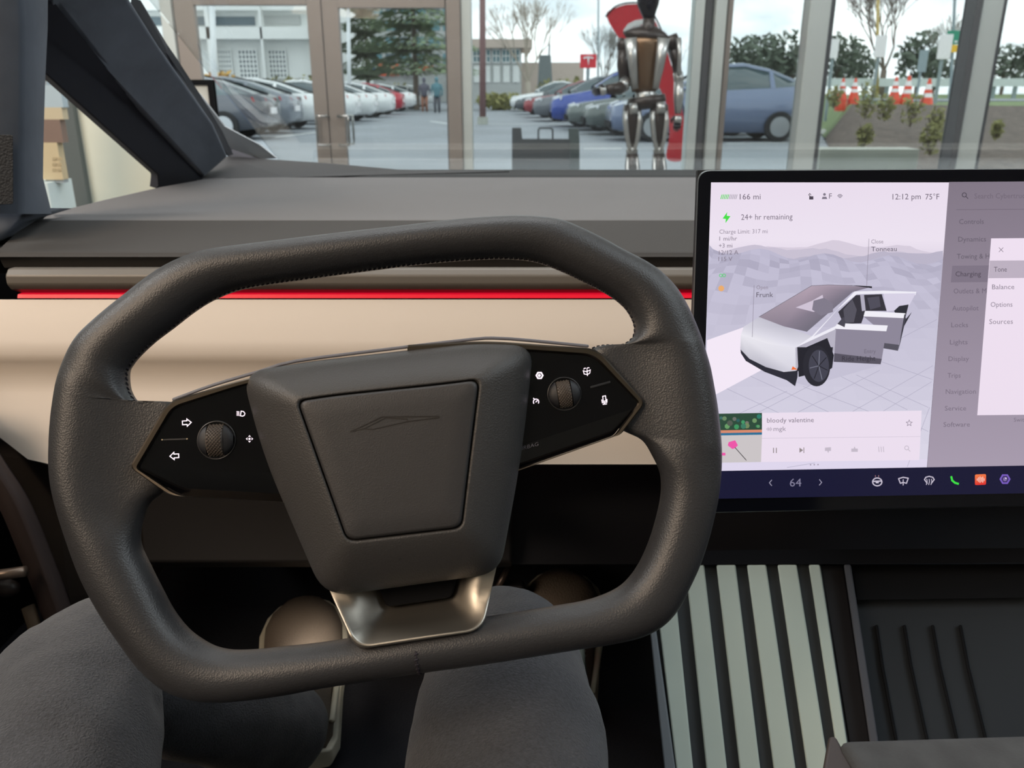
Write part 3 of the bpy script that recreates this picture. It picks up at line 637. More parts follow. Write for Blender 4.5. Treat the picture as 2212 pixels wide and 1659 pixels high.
p, q = atY(60, 392, DY2), atY(150, 560, DY2); MB().box(p.x, q.x, DY2-.05, DY2+.1, -.25, p.z).obj('pale_base', pbr('base_pale', (206, 222, 224), .5), t)

# ------------------------------------------------------------------ truck cab: dashboard
XL, XR = -.64, 1.75
def yz(py, Y): return (Y, atY(1106, py, Y).z)
def extr(name, prof, x0, x1, mat, parent, **k):
    a = [Vector((x0, y, z)) for y, z in prof]; return MB().prism(a, (x1-x0, 0, 0)).obj(name, mat, parent, **k)
dash = thing('dashboard', 'wide dark dashboard with a cream front panel and red light strip', 'dashboard', (.3, 1.1, .6))
topb = yz(383, 1.66); ridge = yz(475, 1.0); fe = yz(545, .905); fb = yz(556, .90)
def loftx(name, rows, mat, parent, **k):
    m = MB(); m.loft([[Vector(p) for p in r] for r in rows], False); return m.obj(name, mat, parent, recalc=False, **k)
# top pad: left edge follows the door line
tp = [atY(112, 460, 1.12), atY(225, 432, 1.3), atY(345, 404, 1.46), atY(440, 387, 1.58), atY(500, 383, 1.66)]
front = [Vector((p.x, ridge[0], ridge[1])) for p in tp]
L0 = atY(60, 475, ridge[0])
m = MB()
outer = [Vector((L0.x, ridge[0], ridge[1]))]+tp+[Vector((XR, topb[0], topb[1]))]+[Vector((XR, ridge[0], ridge[1]))]
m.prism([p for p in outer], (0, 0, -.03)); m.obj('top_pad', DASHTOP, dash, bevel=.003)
fl_ = atY(-14, 528, fe[0])
m = MB(); m.prism([Vector((L0.x, ridge[0], ridge[1])), Vector((XR, ridge[0], ridge[1])), Vector((XR, fe[0], fe[1])), Vector((fl_.x, fe[0], fe[1]))], (0, .01, -.02)); m.obj('sloped_front', DASHSHADE, dash, bevel=.002)
extr('front_edge', [fe, (fe[0]-.002, (fe[1]+fb[1])/2), fb, (fb[0]+.05, fb[1]), (fe[0]+.05, fe[1])], -.66, XR, DASHSHADE, dash, bevel=.002)
st_, sb = yz(556, .96), yz(577, .96)
extr('air_vent_slot', [(.95, fb[1]+.01), (.95, yz(590, .95)[1]), (1.0, yz(590, .95)[1]), (1.0, fb[1]+.01)], -.66, XR, BLACK, dash)
l0, l1, l2 = yz(577, .885), yz(580, .875), yz(634, .89)
extr('shelf_trim', [(.95, l0[1]-.02), l0, l1, (.868, l1[1]-.006), (.867, (l1[1]+l2[1])/2), (.873, l2[1]+.008), l2, (.95, l2[1])], atY(14, 600, .87).x, XR, LIPM, dash, bevel=.002)
r0, r1 = yz(636, .878), yz(644, .876)
extr('red_light_strip', [r0, r1, (.9, r1[1]), (.9, r0[1])], atY(38, 640, .877).x, XR, REDLED, dash)
# cream panel with a soft fold
c0, c1, c1b, c2 = yz(647, .868), yz(765, .845), yz(800, .852), yz(1003, .822)
xs = [-.70, -.55, -.3, 0, .4, 1.0, XR]
def xp(px, py, Y): return atY(px, py, Y).x
blc = [(xp(-60, 900, .835), yz(900, .835)), (xp(0, 945, .830), yz(945, .830)), (xp(60, 992, .824), yz(992, .824)), (xp(110, 1003, .822), yz(1003, .822))]
prof = [c0, yz(690, .858), yz(735, .85), c1, yz(782, .847), c1b, yz(850, .845), yz(900, .835), yz(945, .830), yz(992, .824), c2]
m = MB(); rows = []
for i, (y, z) in enumerate(prof):
    x0 = -.72
    if i == 8: x0 = blc[1][0]
    if i == 9: x0 = blc[2][0]
    if i == 10: x0 = blc[3][0]
    rows.append([Vector((x0+(XR-x0)*k/12, y, z)) for k in range(13)])
m.loft(rows, False)
b_ = [[p+Vector((0, .03, 0)) for p in r] for r in rows]; m.loft([rows[-1], b_[-1]], False); m.loft([[r[0] for r in rows], [r[0] for r in b_]], False)
m.obj('cream_panel', CREAM, dash, smooth=True, recalc=False)
# lower dash
k0 = yz(1005, .835)
extr('lower_dash', [k0, yz(1100, .85), yz(1215, .84), yz(1226, .87), (1.3, yz(1226, .87)[1]-.02), (1.3, k0[1])], xp(300, 1100, .85), .0, KNEE, dash, bevel=.004)
m = MB(); m.prism([atY(-40, 925, .86), atY(0, 948, .86), atY(78, 996, .86), atY(112, 1006, .86), atY(330, 1006, .86), atY(330, 1260, .90), atY(170, 1420, .90), atY(150, 1290, .88), atY(75, 1110, .87), atY(0, 985, .86), atY(-60, 900, .86)], (0, .04, 0))
m.obj('side_trim', pbr('trim_brown', (58, 52, 48), .6), dash)
extr('centre_dash', [yz(1003, .90), yz(1219, .86), (1.3, yz(1219, .86)[1]), (1.3, yz(1003, .9)[1])], .0, XR, pbr('centre_dash_dark', (16, 19, 28), .6), dash)
extr('cowl', [(1.66, topb[1]-.01), yz(379, 1.74), yz(374, 1.86), yz(366.5, 2.0), (2.3, .80), (2.3, .6), (1.6, .6)], -.58, XR, pbr('cowl_black', (30, 31, 34), .8), dash)
# hump next to the pillar
m = MB(); m.prism([atY(424, 390, 1.60), atY(480, 337, 1.95), atY(560, 345, 2.0), atY(700, 352, 2.0), atY(860, 366, 2.0), atY(1100, 370, 1.9), atY(620, 383, 1.66)], (0, .02, -.05)); m.obj('cowl_corner', pbr('cowl_corner_grey', (52, 51, 54), .7), dash)

# hood outside, below the line of sight
MB().prism([(-.55, 2.32, .84), (1.9, 2.32, .84), (1.75, 3.1, .62), (-.5, 3.1, .62)], (0, 0, -.04)).obj('hood', pbr('stainless_steel', (168, 170, 172), .35, .9), label='flat stainless steel hood of the truck beyond the windshield', cat='hood', bevel=.01)
MB().prism([(-.5, 3.12, .60), (1.78, 3.12, .60), (1.78, 3.2, .05), (-.5, 3.2, .05)], (0, .1, 0)).obj('bumper', DARKPL, label='dark front bumper under the steel hood', cat='bumper')
# windshield
wb = [atY(500, 378, 2.02), atY(2600, 366, 2.02)]
MB().prism([(-.60, 2.34, CZ-.22), (1.78, 2.34, CZ-.22), (1.70, .35, CZ+.62), (-.57, .35, CZ+.62)], (0, -.003, -.005)).obj('windshield', WSG, label='large sloping windshield glass above the dashboard', cat='windshield')
# pillars
pil = thing('windshield_pillar', 'grey suede windshield pillar running down to the dashboard corner', 'pillar', tuple(atY(465, 385, 1.66)))
m = MB(); fr = [atY(96, -70, 1.0), atY(104, 18, 1.14), atY(440, 386, 1.62), atY(494, 338, 1.72), atY(462, 265, 1.62), atY(345, 98, 1.36), atY(284, 0, 1.22), atY(240, -80, 1.12)]
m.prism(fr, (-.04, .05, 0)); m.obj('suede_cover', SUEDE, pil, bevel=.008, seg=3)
m = MB(); m.prism([atY(96, -66, 1.02), atY(60, 100, 1.12), atY(98, 160, 1.16), atY(341, 378, 1.50), atY(343, 402, 1.52), atY(336, 408, 1.54), atY(445, 390, 1.64), atY(104, 18, 1.17)], (-.03, .04, 0)); m.obj('lower_flank', SUEDESHADE, pil, bevel=.003)
m = MB(); m.prism([atY(284, -4, 1.25), atY(345, 94, 1.39), atY(362, 118, 1.42), atY(420, 205, 1.56), atY(470, 285, 1.70), atY(494, 336, 1.78), atY(480, 335, 1.78), atY(400, 210, 1.55), atY(280, 20, 1.25)], (0, .03, 0)); m.obj('glass_edge_trim', pbr('edge_black', (50, 50, 58), .5), pil)
m = MB(); m.prism([atY(420, 205, 1.70), atY(428, 200, 1.72), atY(484, 272, 1.86), atY(560, 312, 2.0), atY(598, 342, 2.06), atY(560, 344, 2.06), atY(500, 322, 1.95), atY(478, 290, 1.85)], (0, .01, 0)); m.obj('steel_edge', pbr('steel_edge', (232, 236, 240), .5), pil, bevel=.002)
m = MB(); m.prism([atY(484, 292, 1.90), atY(500, 322, 2.0), atY(575, 346, 2.08), atY(492, 339, 1.95)], (0, .01, 0)); m.obj('inner_return', pbr('return_dark', (62, 58, 68), .6), pil)
post_ = thing('door_frame_pillar', 'thick dark suede door-frame pillar with speaker grille at the left edge', 'pillar', tuple(atY(50, 480, .98)))
m = MB()
rows = []
for py, xb, xc in ((-90, 42, 104), (60, 50, 103), (165, 50, 98), (300, 49, 94), (385, 49, 93), (440, 50, 107), (462, 48, 112)):
    rows.append([atY(-160, py, .92), atY(xb-12, py, .93), atY(xb+6, py, .94), atY(xc, py, 1.0), atY(xc, py, 1.08)])
m.loft(rows, False); m.prism([atY(-160, 462, .92), atY(48, 462, .94), atY(112, 462, 1.0), atY(52, 480, .97), atY(0, 517, .93), atY(-160, 600, .92)], (0, .05, 0))
m.obj('suede_cover', SUEDE, post_, smooth=True, recalc=False)
m = MB(); PG = FacePlane(.915); flat(m, PG, rpoly([(-60, 290), (28, 291), (29, 441), (-60, 444)], [2, 6, 6, 2])[::-1], 0, .012); m.obj('speaker_grille', GRILLE, post_, bevel=.001)

# ------------------------------------------------------------------ left door lower part and footwell
dr = thing('driver_door', 'dark lower door panel with map pocket left of the driver', 'door', (-.72, .6, .1))
m = MB(); 
arc = catopen([(-60, 880), (0, 985), (60, 1080), (110, 1200), (150, 1310), (185, 1440)], 5)
rings = [[atY(x-62, y+18, .80), atY(x-30, y+4, .77), atY(x, y, .79), atY(x+4, y, .84)] for x, y in arc]
m.loft(rings, False); m.obj('door_seal', SEAL, dr, smooth=True, recalc=False)
MB().box(-.80, -.70, -.3, 1.25, .05, .90).obj('door_panel', DARKPL, dr)
p = atY(0, 1245, .72)
MB().tube([atY(-60, 1250, .76), atY(55, 1234, .76)], .006, 8).obj('trim_rod', pbr('rod_brown', (120, 104, 92), .3, .6), dr, smooth=True)
MB().tube([atY(60, 1310, .80), atY(84, 1385, .78)], .008, 8, flat=.4).obj('pull_strap', pbr('strap_brown', (88, 76, 62), .6), dr, smooth=True)
MB().ball(atY(12, 1270, .78), (.016, .01, .01)).obj('latch', BROWNPL, dr, smooth=True)
FZ = CZ-.72
CARPET = pbr('footwell_carpet', (16, 18, 26), .95, bump=('noise', 400, .5, .003))
MB().box(-.74, 1.7, -.5, 1.4, FZ-.05, FZ).obj('cabin_floor', CARPET, label='dark carpeted cabin floor under the pedals', cat='floor mat', kind='thing')
MB().prism([(-.74, 1.05, FZ), (1.7, 1.05, FZ), (1.7, 1.3, FZ+.5), (-.74, 1.3, FZ+.5)], (0, .03, 0)).obj('firewall', CARPET, label='dark upright footwell wall behind the pedals', cat='footwell')
pd = thing('accelerator_pedal', 'narrow metal-edged pedal in the dark footwell right of the hub', 'pedal', tuple(atY(1085, 1250, .95)))
m = MB(); m.tube([atY(1100, 1222, .94), atY(1072, 1275, .92)], .004, 8); m.obj('pedal_arm', pbr('pedal_metal', (112, 100, 94), .35, .7), pd, smooth=True)
m = MB(); a = atY(1085, 1310, .93); m.box(a.x-.03, a.x+.03, .93, .95, a.z-.07, a.z+.03); m.obj('pedal_pad', DARKPL, pd, bevel=.006)
l = area('footwell_fill', (-.20, .84, CZ-.565), (-.27, .88, CZ-.72), .10, .05, .045, (1, .88, .74), 1.4)  # unseen light added under the dash to make the shoe visible
# ------------------------------------------------------------------ centre console
RP = Plane(atY(1700, 1656, .545), (1, 0, 0), (0, .65, .76))
con = thing('centre_console', 'sloping console tray with pale ribs and dark grooves right of the driver', 'console', tuple(atY(1650, 1500, .57)))
def quad(name, x0, x1, x2, x3, y0=1219, y1=1700, h=0, t_=.012, mat=STRIPE, nm=None):
    """x0,x1 at the top row y=1219; x2,x3 at y=1656"""
    f = (y1-1656)/437.0
    bl, br_ = x2+(x2-x0)*f, x3+(x3-x1)*f
    m = MB(); flat(m, RP, [(x0, y0), (bl, y1), (br_, y1), (x1, y0)], h-t_, t_); return m.obj(name, mat, con, bevel=.0018)
slats = [(1389, 1398, 1434, 1459), (1408, 1453, 1460, 1497), (1480, 1521, 1525, 1570), (1547, 1589, 1597, 1642), (1613, 1655, 1670, 1718), (1679, 1721, 1742, 1790), (1746, 1771, 1812, 1838)]
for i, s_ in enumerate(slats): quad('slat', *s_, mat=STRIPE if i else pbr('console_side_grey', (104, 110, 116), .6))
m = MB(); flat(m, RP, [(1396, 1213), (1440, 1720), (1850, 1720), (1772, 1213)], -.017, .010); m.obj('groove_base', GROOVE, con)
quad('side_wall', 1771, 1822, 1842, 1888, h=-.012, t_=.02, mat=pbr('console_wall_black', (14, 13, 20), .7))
quad('side_lip', 1822, 1838, 1886, 1906, h=.0, t_=.02, mat=pbr('console_lip', (66, 68, 76), .7))
RP2 = Plane(RP.O-RP.N*.03, RP.U, RP.V)
m = MB(); flat(m, RP2, [(1830, 1290), (1890, 1720), (2700, 1720), (2600, 1270)], -.01, .01); m.obj('tray_floor', pbr('tray_dark', (27, 33, 40), .75), con)
for x0, x1 in ((1893, 1936), (1953, 2003), (2014, 2068), (2074, 2130)):
    m = MB(); stroke(m, RP2, [(x0, 1350), (x0+(x1-x0)*.3, 1440), (x1, 1600)], 7, 0, .004); m.obj('tray_rib', BLACK, con, bevel=.001)
m = MB(); flat(m, RP, [(1395, 1190), (1395, 1221), (2700, 1212), (2700, 1180)], -.05, .05); m.obj('front_edge', pbr('console_front_dark', (7, 8, 14), .8, spec=.2), con)
m = MB(); flat(m, RP2, [(1842, 1221), (1852, 1296), (2600, 1286), (2600, 1215)], .0, .012); m.obj('tray_recess', BLACK, con)
MB().prism([RP.w(1390, 1250, -.04), RP.w(1445, 1700, -.04), RP.w(1445, 1700, -.3), RP.w(1390, 1250, -.3)], (.01, 0, 0)).obj('console_side', BLACK, con)
# strip visible behind the right knee
MB().tube([atY(1250, 1400, .74), atY(1256, 1460, .72)], .006, 6).obj('seat_track_trim', pbr('seat_trim_grey', (110, 118, 112), .5), label='short pale strip between the right thigh and the console', cat='trim strip', smooth=True)
# armrest
arm = thing('armrest', 'charcoal suede armrest lid in the bottom right corner', 'armrest', tuple(atZ(2000, 1640, CZ-.36)))
AZ = CZ-.325
A_ = [atZ(1806, 1594, AZ), atZ(2400, 1574, AZ), Vector((.62, .0, AZ)), Vector((atZ(1850, 1659, AZ).x, .0, AZ))]
A_ = [atZ(1808, 1592, AZ), atZ(2500, 1570, AZ), atZ(2600, 2300, AZ), atZ(2150, 2300, AZ), atZ(1850, 1662, AZ)]
m = MB(); m.prism(A_, (0, 0, -.05)); m.obj('lid', ARMM, arm, bevel=.006, seg=3)
m = MB(); m.prism([atZ(1790, 1588, AZ-.004), atZ(1806, 1588, AZ-.004), atZ(1850, 1668, AZ-.004), atZ(2150, 2300, AZ-.004), atZ(2000, 2300, AZ-.004), atZ(1776, 1668, AZ-.004)], (0, 0, -.09)); m.obj('side_cheek', BROWNPL, arm, bevel=.008, seg=3)

# ------------------------------------------------------------------ driver: seated legs
TROU = pbr('knit_trousers', (62, 63, 67), .95, bump=('noise', 650, .55, .0022), vary=(420, .22), sheen=.15)
def V(x, y, z): return Vector((x, y, CZ+z))
me = bpy.data.meshes.new('person')
J = [V(-.10, -.02, -.54), V(-.10, -.10, -.40), V(-.10, -.16, -.28),
     V(-.20, .05, -.53), V(-.27, .32, -.462), V(-.325, .50, -.420), V(-.336, .565, -.428), V(-.322, .59, -.475), V(-.27, .63, -.55), V(-.226, .728, -.66),
     V(.0, .05, -.53), V(-.004, .32, -.455), V(-.004, .49, -.410), V(-.004, .565, -.414), V(.0, .60, -.47), V(.02, .70, -.56), V(.045, .81, -.655)]
RD = [.12, .13, .14, .092, .080, .066, .056, .054, .052, .052, .094, .084, .068, .056, .054, .052, .045]
off = V(-.10, .4, -.72)
me.from_pydata([p-off for p in J], [(0, 1), (1, 2), (0, 3), (3, 4), (4, 5), (5, 6), (6, 7), (7, 8), (8, 9), (0, 10), (10, 11), (11, 12), (12, 13), (13, 14), (14, 15), (15, 16)], [])
me.materials.append(TROU)
per = bpy.data.objects.new('person', me); C.objects.link(per); per.location = off; ORG[per.name] = off
tag(per, 'seated person in dark grey knit trousers with both knees behind the steering wheel', 'person')
sk = per.modifiers.new('skin', 'SKIN'); sk.use_smooth_shade = True
for i, v in enumerate(me.skin_vertices[0].data): v.radius = (RD[i], RD[i]); v.use_root = (i == 0)
sb_ = per.modifiers.new('sub', 'SUBSURF'); sb_.levels = 3; sb_.render_levels = 4
tx = bpy.data.textures.new('folds', 'CLOUDS'); tx.noise_scale = .055; tx.noise_depth = 2
dp = per.modifiers.new('folds', 'DISPLACE'); dp.texture = tx; dp.strength = .010; dp.mid_level = .5; dp.texture_coords = 'GLOBAL'
wt = bpy.data.textures.new('creases', 'WOOD'); wt.wood_type = 'BANDNOISE'; wt.noise_scale = .07; wt.turbulence = 9; wt.noise_basis_2 = 'SIN'
d2 = per.modifiers.new('creases', 'DISPLACE'); d2.texture = wt; d2.strength = .0022; d2.mid_level = .5; d2.texture_coords = 'GLOBAL'
KNITB = pbr('shoe_knit', (104, 94, 84), .9, bump=('voronoi', 500, .6, .001)); SOLE = pbr('shoe_sole', (196, 192, 176), .6); SHDK = pbr('shoe_dark', (34, 34, 38), .7)
def shoe(heel, toe, label=None, par=per):
    heel = Vector(heel); toe = Vector(toe); d = (toe-heel).normalized(); s_ = Vector((d.y, -d.x, 0)).normalized(); up = s_.cross(d).normalized(); L = (toe-heel).length
    prof = [(0, .026, .075), (.06, .034, .088), (.2, .037, .098), (.34, .040, .092), (.48, .045, .078), (.62, .051, .066), (.76, .052, .056), (.88, .044, .048), (.96, .030, .040), (1.0, .014, .032)]
    rings = []
    for f, w, h in prof:
        c = heel+d*L*f; rings.append([c+s_*(w*math.cos(a))+up*(.018+max(0, math.sin(a))**.75*(h-.018) if math.sin(a) > 0 else .018) for a in [2*PI*k/16 for k in range(16)]])
    m = MB().loft(rings, True, True); u = m.obj('shoe', KNITB, par, smooth=True)
    rings = []
    for f, w, h in prof:
        c = heel+d*(L*f*1.02-.004); w = w+.005; rings.append([c+s_*w+up*.026, c+s_*(w+.002)+up*.01, c+s_*w*.9, c-s_*w*.9, c-s_*(w+.002)+up*.01, c-s_*w+up*.026])
    MB().loft(rings, True, True).obj('sole', SOLE, u, smooth=False, bevel=.003)
    m = MB()
    for k in range(5):
        f = .15+k*.045; c = heel+d*L*f; h = .098-k*.004
        m.tube([c+s_*.024+up*(h-.012), c+s_*.008+d*.006+up*(h+.003), c-s_*.008+d*.008+up*(h+.003), c-s_*.024+d*.012+up*(h-.012)], .0028, 6)
    m.obj('laces', SOLE, u, smooth=True)
    m = MB()
    c0_, c1_ = heel+d*L*.10, heel+d*L*.36
    m.loft([[c0_+s_*.022+up*.094, c0_+up*.104, c0_-s_*.022+up*.094], [c1_+s_*.02+up*.082, c1_+up*.088, c1_-s_*.02+up*.082]], False); m.obj('tongue', SHDK, u, smooth=True)
    m = MB()
    for sg in (-1, 1):
        pts = [heel+d*L*f+s_*sg*w+up*h for f, w, h in ((.05, .034, .05), (.2, .040, .055), (.32, .043, .05), (.45, .0475, .040), (.6, .052, .030))]
        m.tube(pts, .004, 6)
    m.obj('side_stripe', SOLE, u, smooth=True)
shoe(V(-.232, .735, -.715), V(-.292, 1.005, -.700))
shoe(V(.06, .80, -.715), V(.07, 1.02, -.66))

# ------------------------------------------------------------------ steering wheel
WO = CAM+ray(840, 990)*.47
WP = Plane(WO, (1, 0, 0), (0, .40, .917))
sw = thing('steering_wheel', 'squarish black leather steering wheel filling the lower left', 'steering wheel', tuple(WO))
PR = [((909, 1452), (897, 1356)), ((800, 1469), (800, 1372)), ((700, 1484), (700, 1388)), ((620, 1499), (620, 1397)), ((540, 1510), (550, 1404)), ((470, 1515), (500, 1405)), ((410, 1508), (465, 1398)), ((355, 1486), (435, 1383)), ((305, 1442), (402, 1358)), ((262, 1385), (372, 1320)),
      ((222, 1326), (348, 1275)), ((180, 1248), (322, 1223)), ((149, 1165), (303, 1180)), ((128, 1095), (304, 1140)), ((116, 1040), (322, 1090)), ((112, 990), (356, 1060)), ((113, 940), (400, 1000)), ((116, 900), (420, 930)), ((120, 868), (392, 872)), ((124, 845), (352, 877)),
      ((128, 826), (322, 881)), ((136, 798), (297, 870)), ((146, 772), (279, 843)), ((160, 745), (275, 808)), ((178, 720), (282, 790)), ((202, 697), (300, 768)), ((232, 671), (332, 738)), ((272, 639), (372, 708)), ((318, 603), (416, 674)), ((364, 573), (458, 648)), ((422, 548), (510, 627)), ((480, 536), (570, 615)),
      ((560, 526), (640, 605)), ((650, 515), (720, 594)), ((760, 502), (810, 582)), ((860, 491), (890, 572)), ((960, 479), (970, 564)), ((1050, 471), (1050, 559)), ((1130, 468), (1110, 559)), ((1205, 475), (1160, 566)), ((1256, 494), (1212, 585)), ((1305, 518), (1262, 609)),
      ((1345, 540), (1305, 631)), ((1388, 562), (1336, 652)), ((1425, 586), (1356, 673)), ((1460, 622), (1369, 700)), ((1486, 664), (1369, 722)), ((1505, 706), (1360, 736)), ((1516, 735), (1340, 746)), ((1525, 764), (1300, 747)), ((1534, 796), (1275, 760)), ((1541, 832), (1290, 810)),
      ((1548, 872), (1310, 870)), ((1553, 910), (1325, 915)), ((1557, 955), (1349, 932)), ((1558, 990), (1386, 950)), ((1556, 1030), (1408, 982)), ((1551, 1072), (1426, 1022)), ((1543, 1112), (1428, 1068)), ((1530, 1163), (1416, 1125)), ((1512, 1217), (1398, 1180)), ((1492, 1262), (1374, 1228)),
      ((1464, 1316), (1343, 1264)), ((1430, 1352), (1302, 1286)), ((1385, 1375), (1255, 1300)), ((1322, 1390), (1196, 1310)), ((1250, 1401), (1130, 1321)), ((1150, 1417), (1060, 1332)), ((1040, 1434), (980, 1344))]
St = cat([(a[0], a[1], b[0], b[1]) for a, b in PR], 4)
rings = []; M_ = 14; RR = .0155
INN = []
def sst(x): x = max(0, min(1, x)); return x*x*(3-2*x)
for ox, oy, ix, iy in St:
    o_ = WP.w(ox, oy); i_ = WP.w(ix, iy); w = (o_-i_).length; INN.append(i_)
    web = sst((w-.034)/.018); ring = []
    for k in range(2*M_):
        a = PI*k/M_; s_ = (1-math.cos(a))/2; front = k <= M_
        he = RR*abs(math.sin(a))**.92
        t_ = s_*w
        if t_ < RR: ht = math.sqrt(max(0, RR*RR-(t_-RR)**2))
        else:
            ht = RR*(.42+.58*math.exp(-((t_-RR)/(RR*1.35))**2)); e = (w-t_)
            if e < .007: ht *= math.sqrt(max(0, 1-(1-e/.007)**2))
        h = he*(1-web)+ht*web
        ring.append(o_.lerp(i_, s_)+WP.N*(h if front else -h))
    rings.append(ring)
m = MB(); m.loft(rings, True, False, True); m.obj('rim', LEATHER, sw, smooth=True)
n0 = len(St)
def stitches(i0, i1, name, step=.0028):
    m = MB(); acc = 0
    for i in range(i0, i1):
        a, b = INN[i % n0], INN[(i+1) % n0]; L = (b-a).length; t = 0
        while acc+(L-t) >= step:
            t += step-acc; acc = 0; p = a.lerp(b, t/L); d = (b-a).normalized(); q = (d+WP.N*1.2).normalized()
            m.tube([p-q*.0011+WP.N*.001, p+q*.0011+WP.N*.001], .00055, 5)
        acc += L-t
    m.obj(name, STITCH, sw, kind='stuff')
stitches(17*4, 50*4, 'stitching')
# seam at the bottom of the rim
m = MB()
for k in range(1, 8):
    a = PI*k/13; s_ = (1-math.cos(a))/2; o_ = WP.w(910, 1452); i_ = WP.w(902, 1357); p = o_.lerp(i_, s_)+WP.N*(RR*math.sin(a)**.92+.0001)
    m.tube([p+Vector((-.0009, 0, -.0004)), p+Vector((.0009, 0, .0004))], .0005, 5)
m.obj('seam_stitching', STITCH, sw, kind='stuff')
m = MB(); m.tube([WP.w(910, 1452).lerp(WP.w(902, 1357), (1-math.cos(a))/2)+WP.N*(RR*math.sin(a)**.92-.0002) for a in [PI*k/12 for k in range(0, 8)]], .0006, 5); m.obj('seam', STITCH, sw)

# spokes: gloss panels inside metal bezels
def bezel(name, outer, inner, ro, ri, h, drop=.010):
    O_ = rpoly(outer, ro, 6, 3); I_ = rpoly(inner, ri, 6, 3); m = MB()
    rows = [[WP.w(x, y, h-drop) for x, y in O_], [WP.w(x, y, h) for x, y in O_], [WP.w(x*.8+u*.2, y*.8+v*.2, h+.0012) for (x, y), (u, v) in zip(O_, I_)],
            [WP.w(x*.3+u*.7, y*.3+v*.7, h+.0010) for (x, y), (u, v) in zip(O_, I_)], [WP.w(x, y, h-.0012) for x, y in I_]]
    m.loft(rows, True); return m.obj(name, BRONZE, sw, smooth=False, bevel=0), I_
BH = .0105
lo = [(280, 1009), (364, 867), (560, 809), (780, 775), (780, 1096), (364, 1070)]; li = [(297, 1012), (374, 882), (560, 821), (780, 792), (780, 1094), (390, 1073)]
bo, Li = bezel('left_bezel', lo, li, [12, 24, 80, 4, 4, 22], [8, 20, 80, 4, 4, 26], BH)
bo['label'] = 'bronze metal bezel around the left switch panel'
ro_ = [(1394, 869), (1290, 753), (1050, 736), (880, 745), (880, 1050), (1100, 1024), (1342, 938)]; ri_ = [(1379, 871), (1281, 769), (1050, 753), (880, 762), (880, 1046), (1100, 1021), (1326, 941)]
bo, Ri = bezel('right_bezel', ro_, ri_, [14, 26, 50, 4, 4, 30, 8], [8, 24, 50, 4, 4, 30, 8], BH)
bo['label'] = 'bronze metal bezel around the right switch panel'
def panel(name, I_, crease, label):
    m = MB(); c = [WP.w(x, y, BH-.0012) for x, y in I_]; n = len(c); cc = sum((Vector(p) for p in I_), Vector((0, 0)))/n
    def hgt(x, y):
        k = (y-(crease[0]+crease[1]*(x-crease[2])))
        return BH-.0014-max(0, k)*.00006
    c = [WP.w(x, y, hgt(x, y)) for x, y in I_]
    b = [WP.w(x, y, -.006) for x, y in I_]
    # split along the crease so the lower facet tilts down
    up = [p for p in I_ if p[1] <= crease[0]+crease[1]*(p[0]-crease[2])]; 
    m.v = []; bm = bmesh.new()
    vs = [bm.verts.new(WP.w(x, y, BH-.0014)) for x, y in I_]; f = bm.faces.new(vs)
    A_ = WP.w(crease[2], crease[0], BH-.0014); B_ = WP.w(crease[2]+100, crease[0]+crease[1]*100, BH-.0014); d = (B_-A_).normalized(); nn = d.cross(WP.N)
    if nn.dot(WP.w(crease[2], crease[0]+50, 0)-WP.w(crease[2], crease[0], 0)) < 0: nn = -nn
    r = bmesh.ops.bisect_plane(bm, geom=bm.verts[:]+bm.edges[:]+bm.faces[:], plane_co=A_, plane_no=nn)
    for v in bm.verts:
        k = (v.co-A_).dot(nn)
        if k > 1e-5: v.co -= WP.N*k*.28
    r = bmesh.ops.extrude_face_region(bm, geom=bm.faces[:])
    for e in r['geom']:
        if isinstance(e, bmesh.types.BMVert): e.co -= WP.N*.008
    bm.verts.ensure_lookup_table(); bm.verts.index_update()
    vs = [v.co.copy() for v in bm.verts]; fs = [tuple(v.index for v in f.verts) for f in bm.faces]; bm.free()
    return mk(name, vs, fs, GLOSS, sw, label=label)
lp = panel('switch_panel', Li, (1012, .03, 300), 'glossy black left switch panel with lit arrows')
rp = panel('switch_panel', Ri, (880, -.33, 1377), 'glossy black right switch panel')
PH = BH-.0013
m = MB(); stroke(m, WP, catopen([(372, 864), (460, 832), (555, 804), (640, 780), (825, 756), (1020, 733), (1080, 731), (1150, 736), (1272, 748)], 3), 7, .002, .006); m.obj('upper_lip', pbr('lip_grey', (104, 104, 112), .45), sw, bevel=.0008)
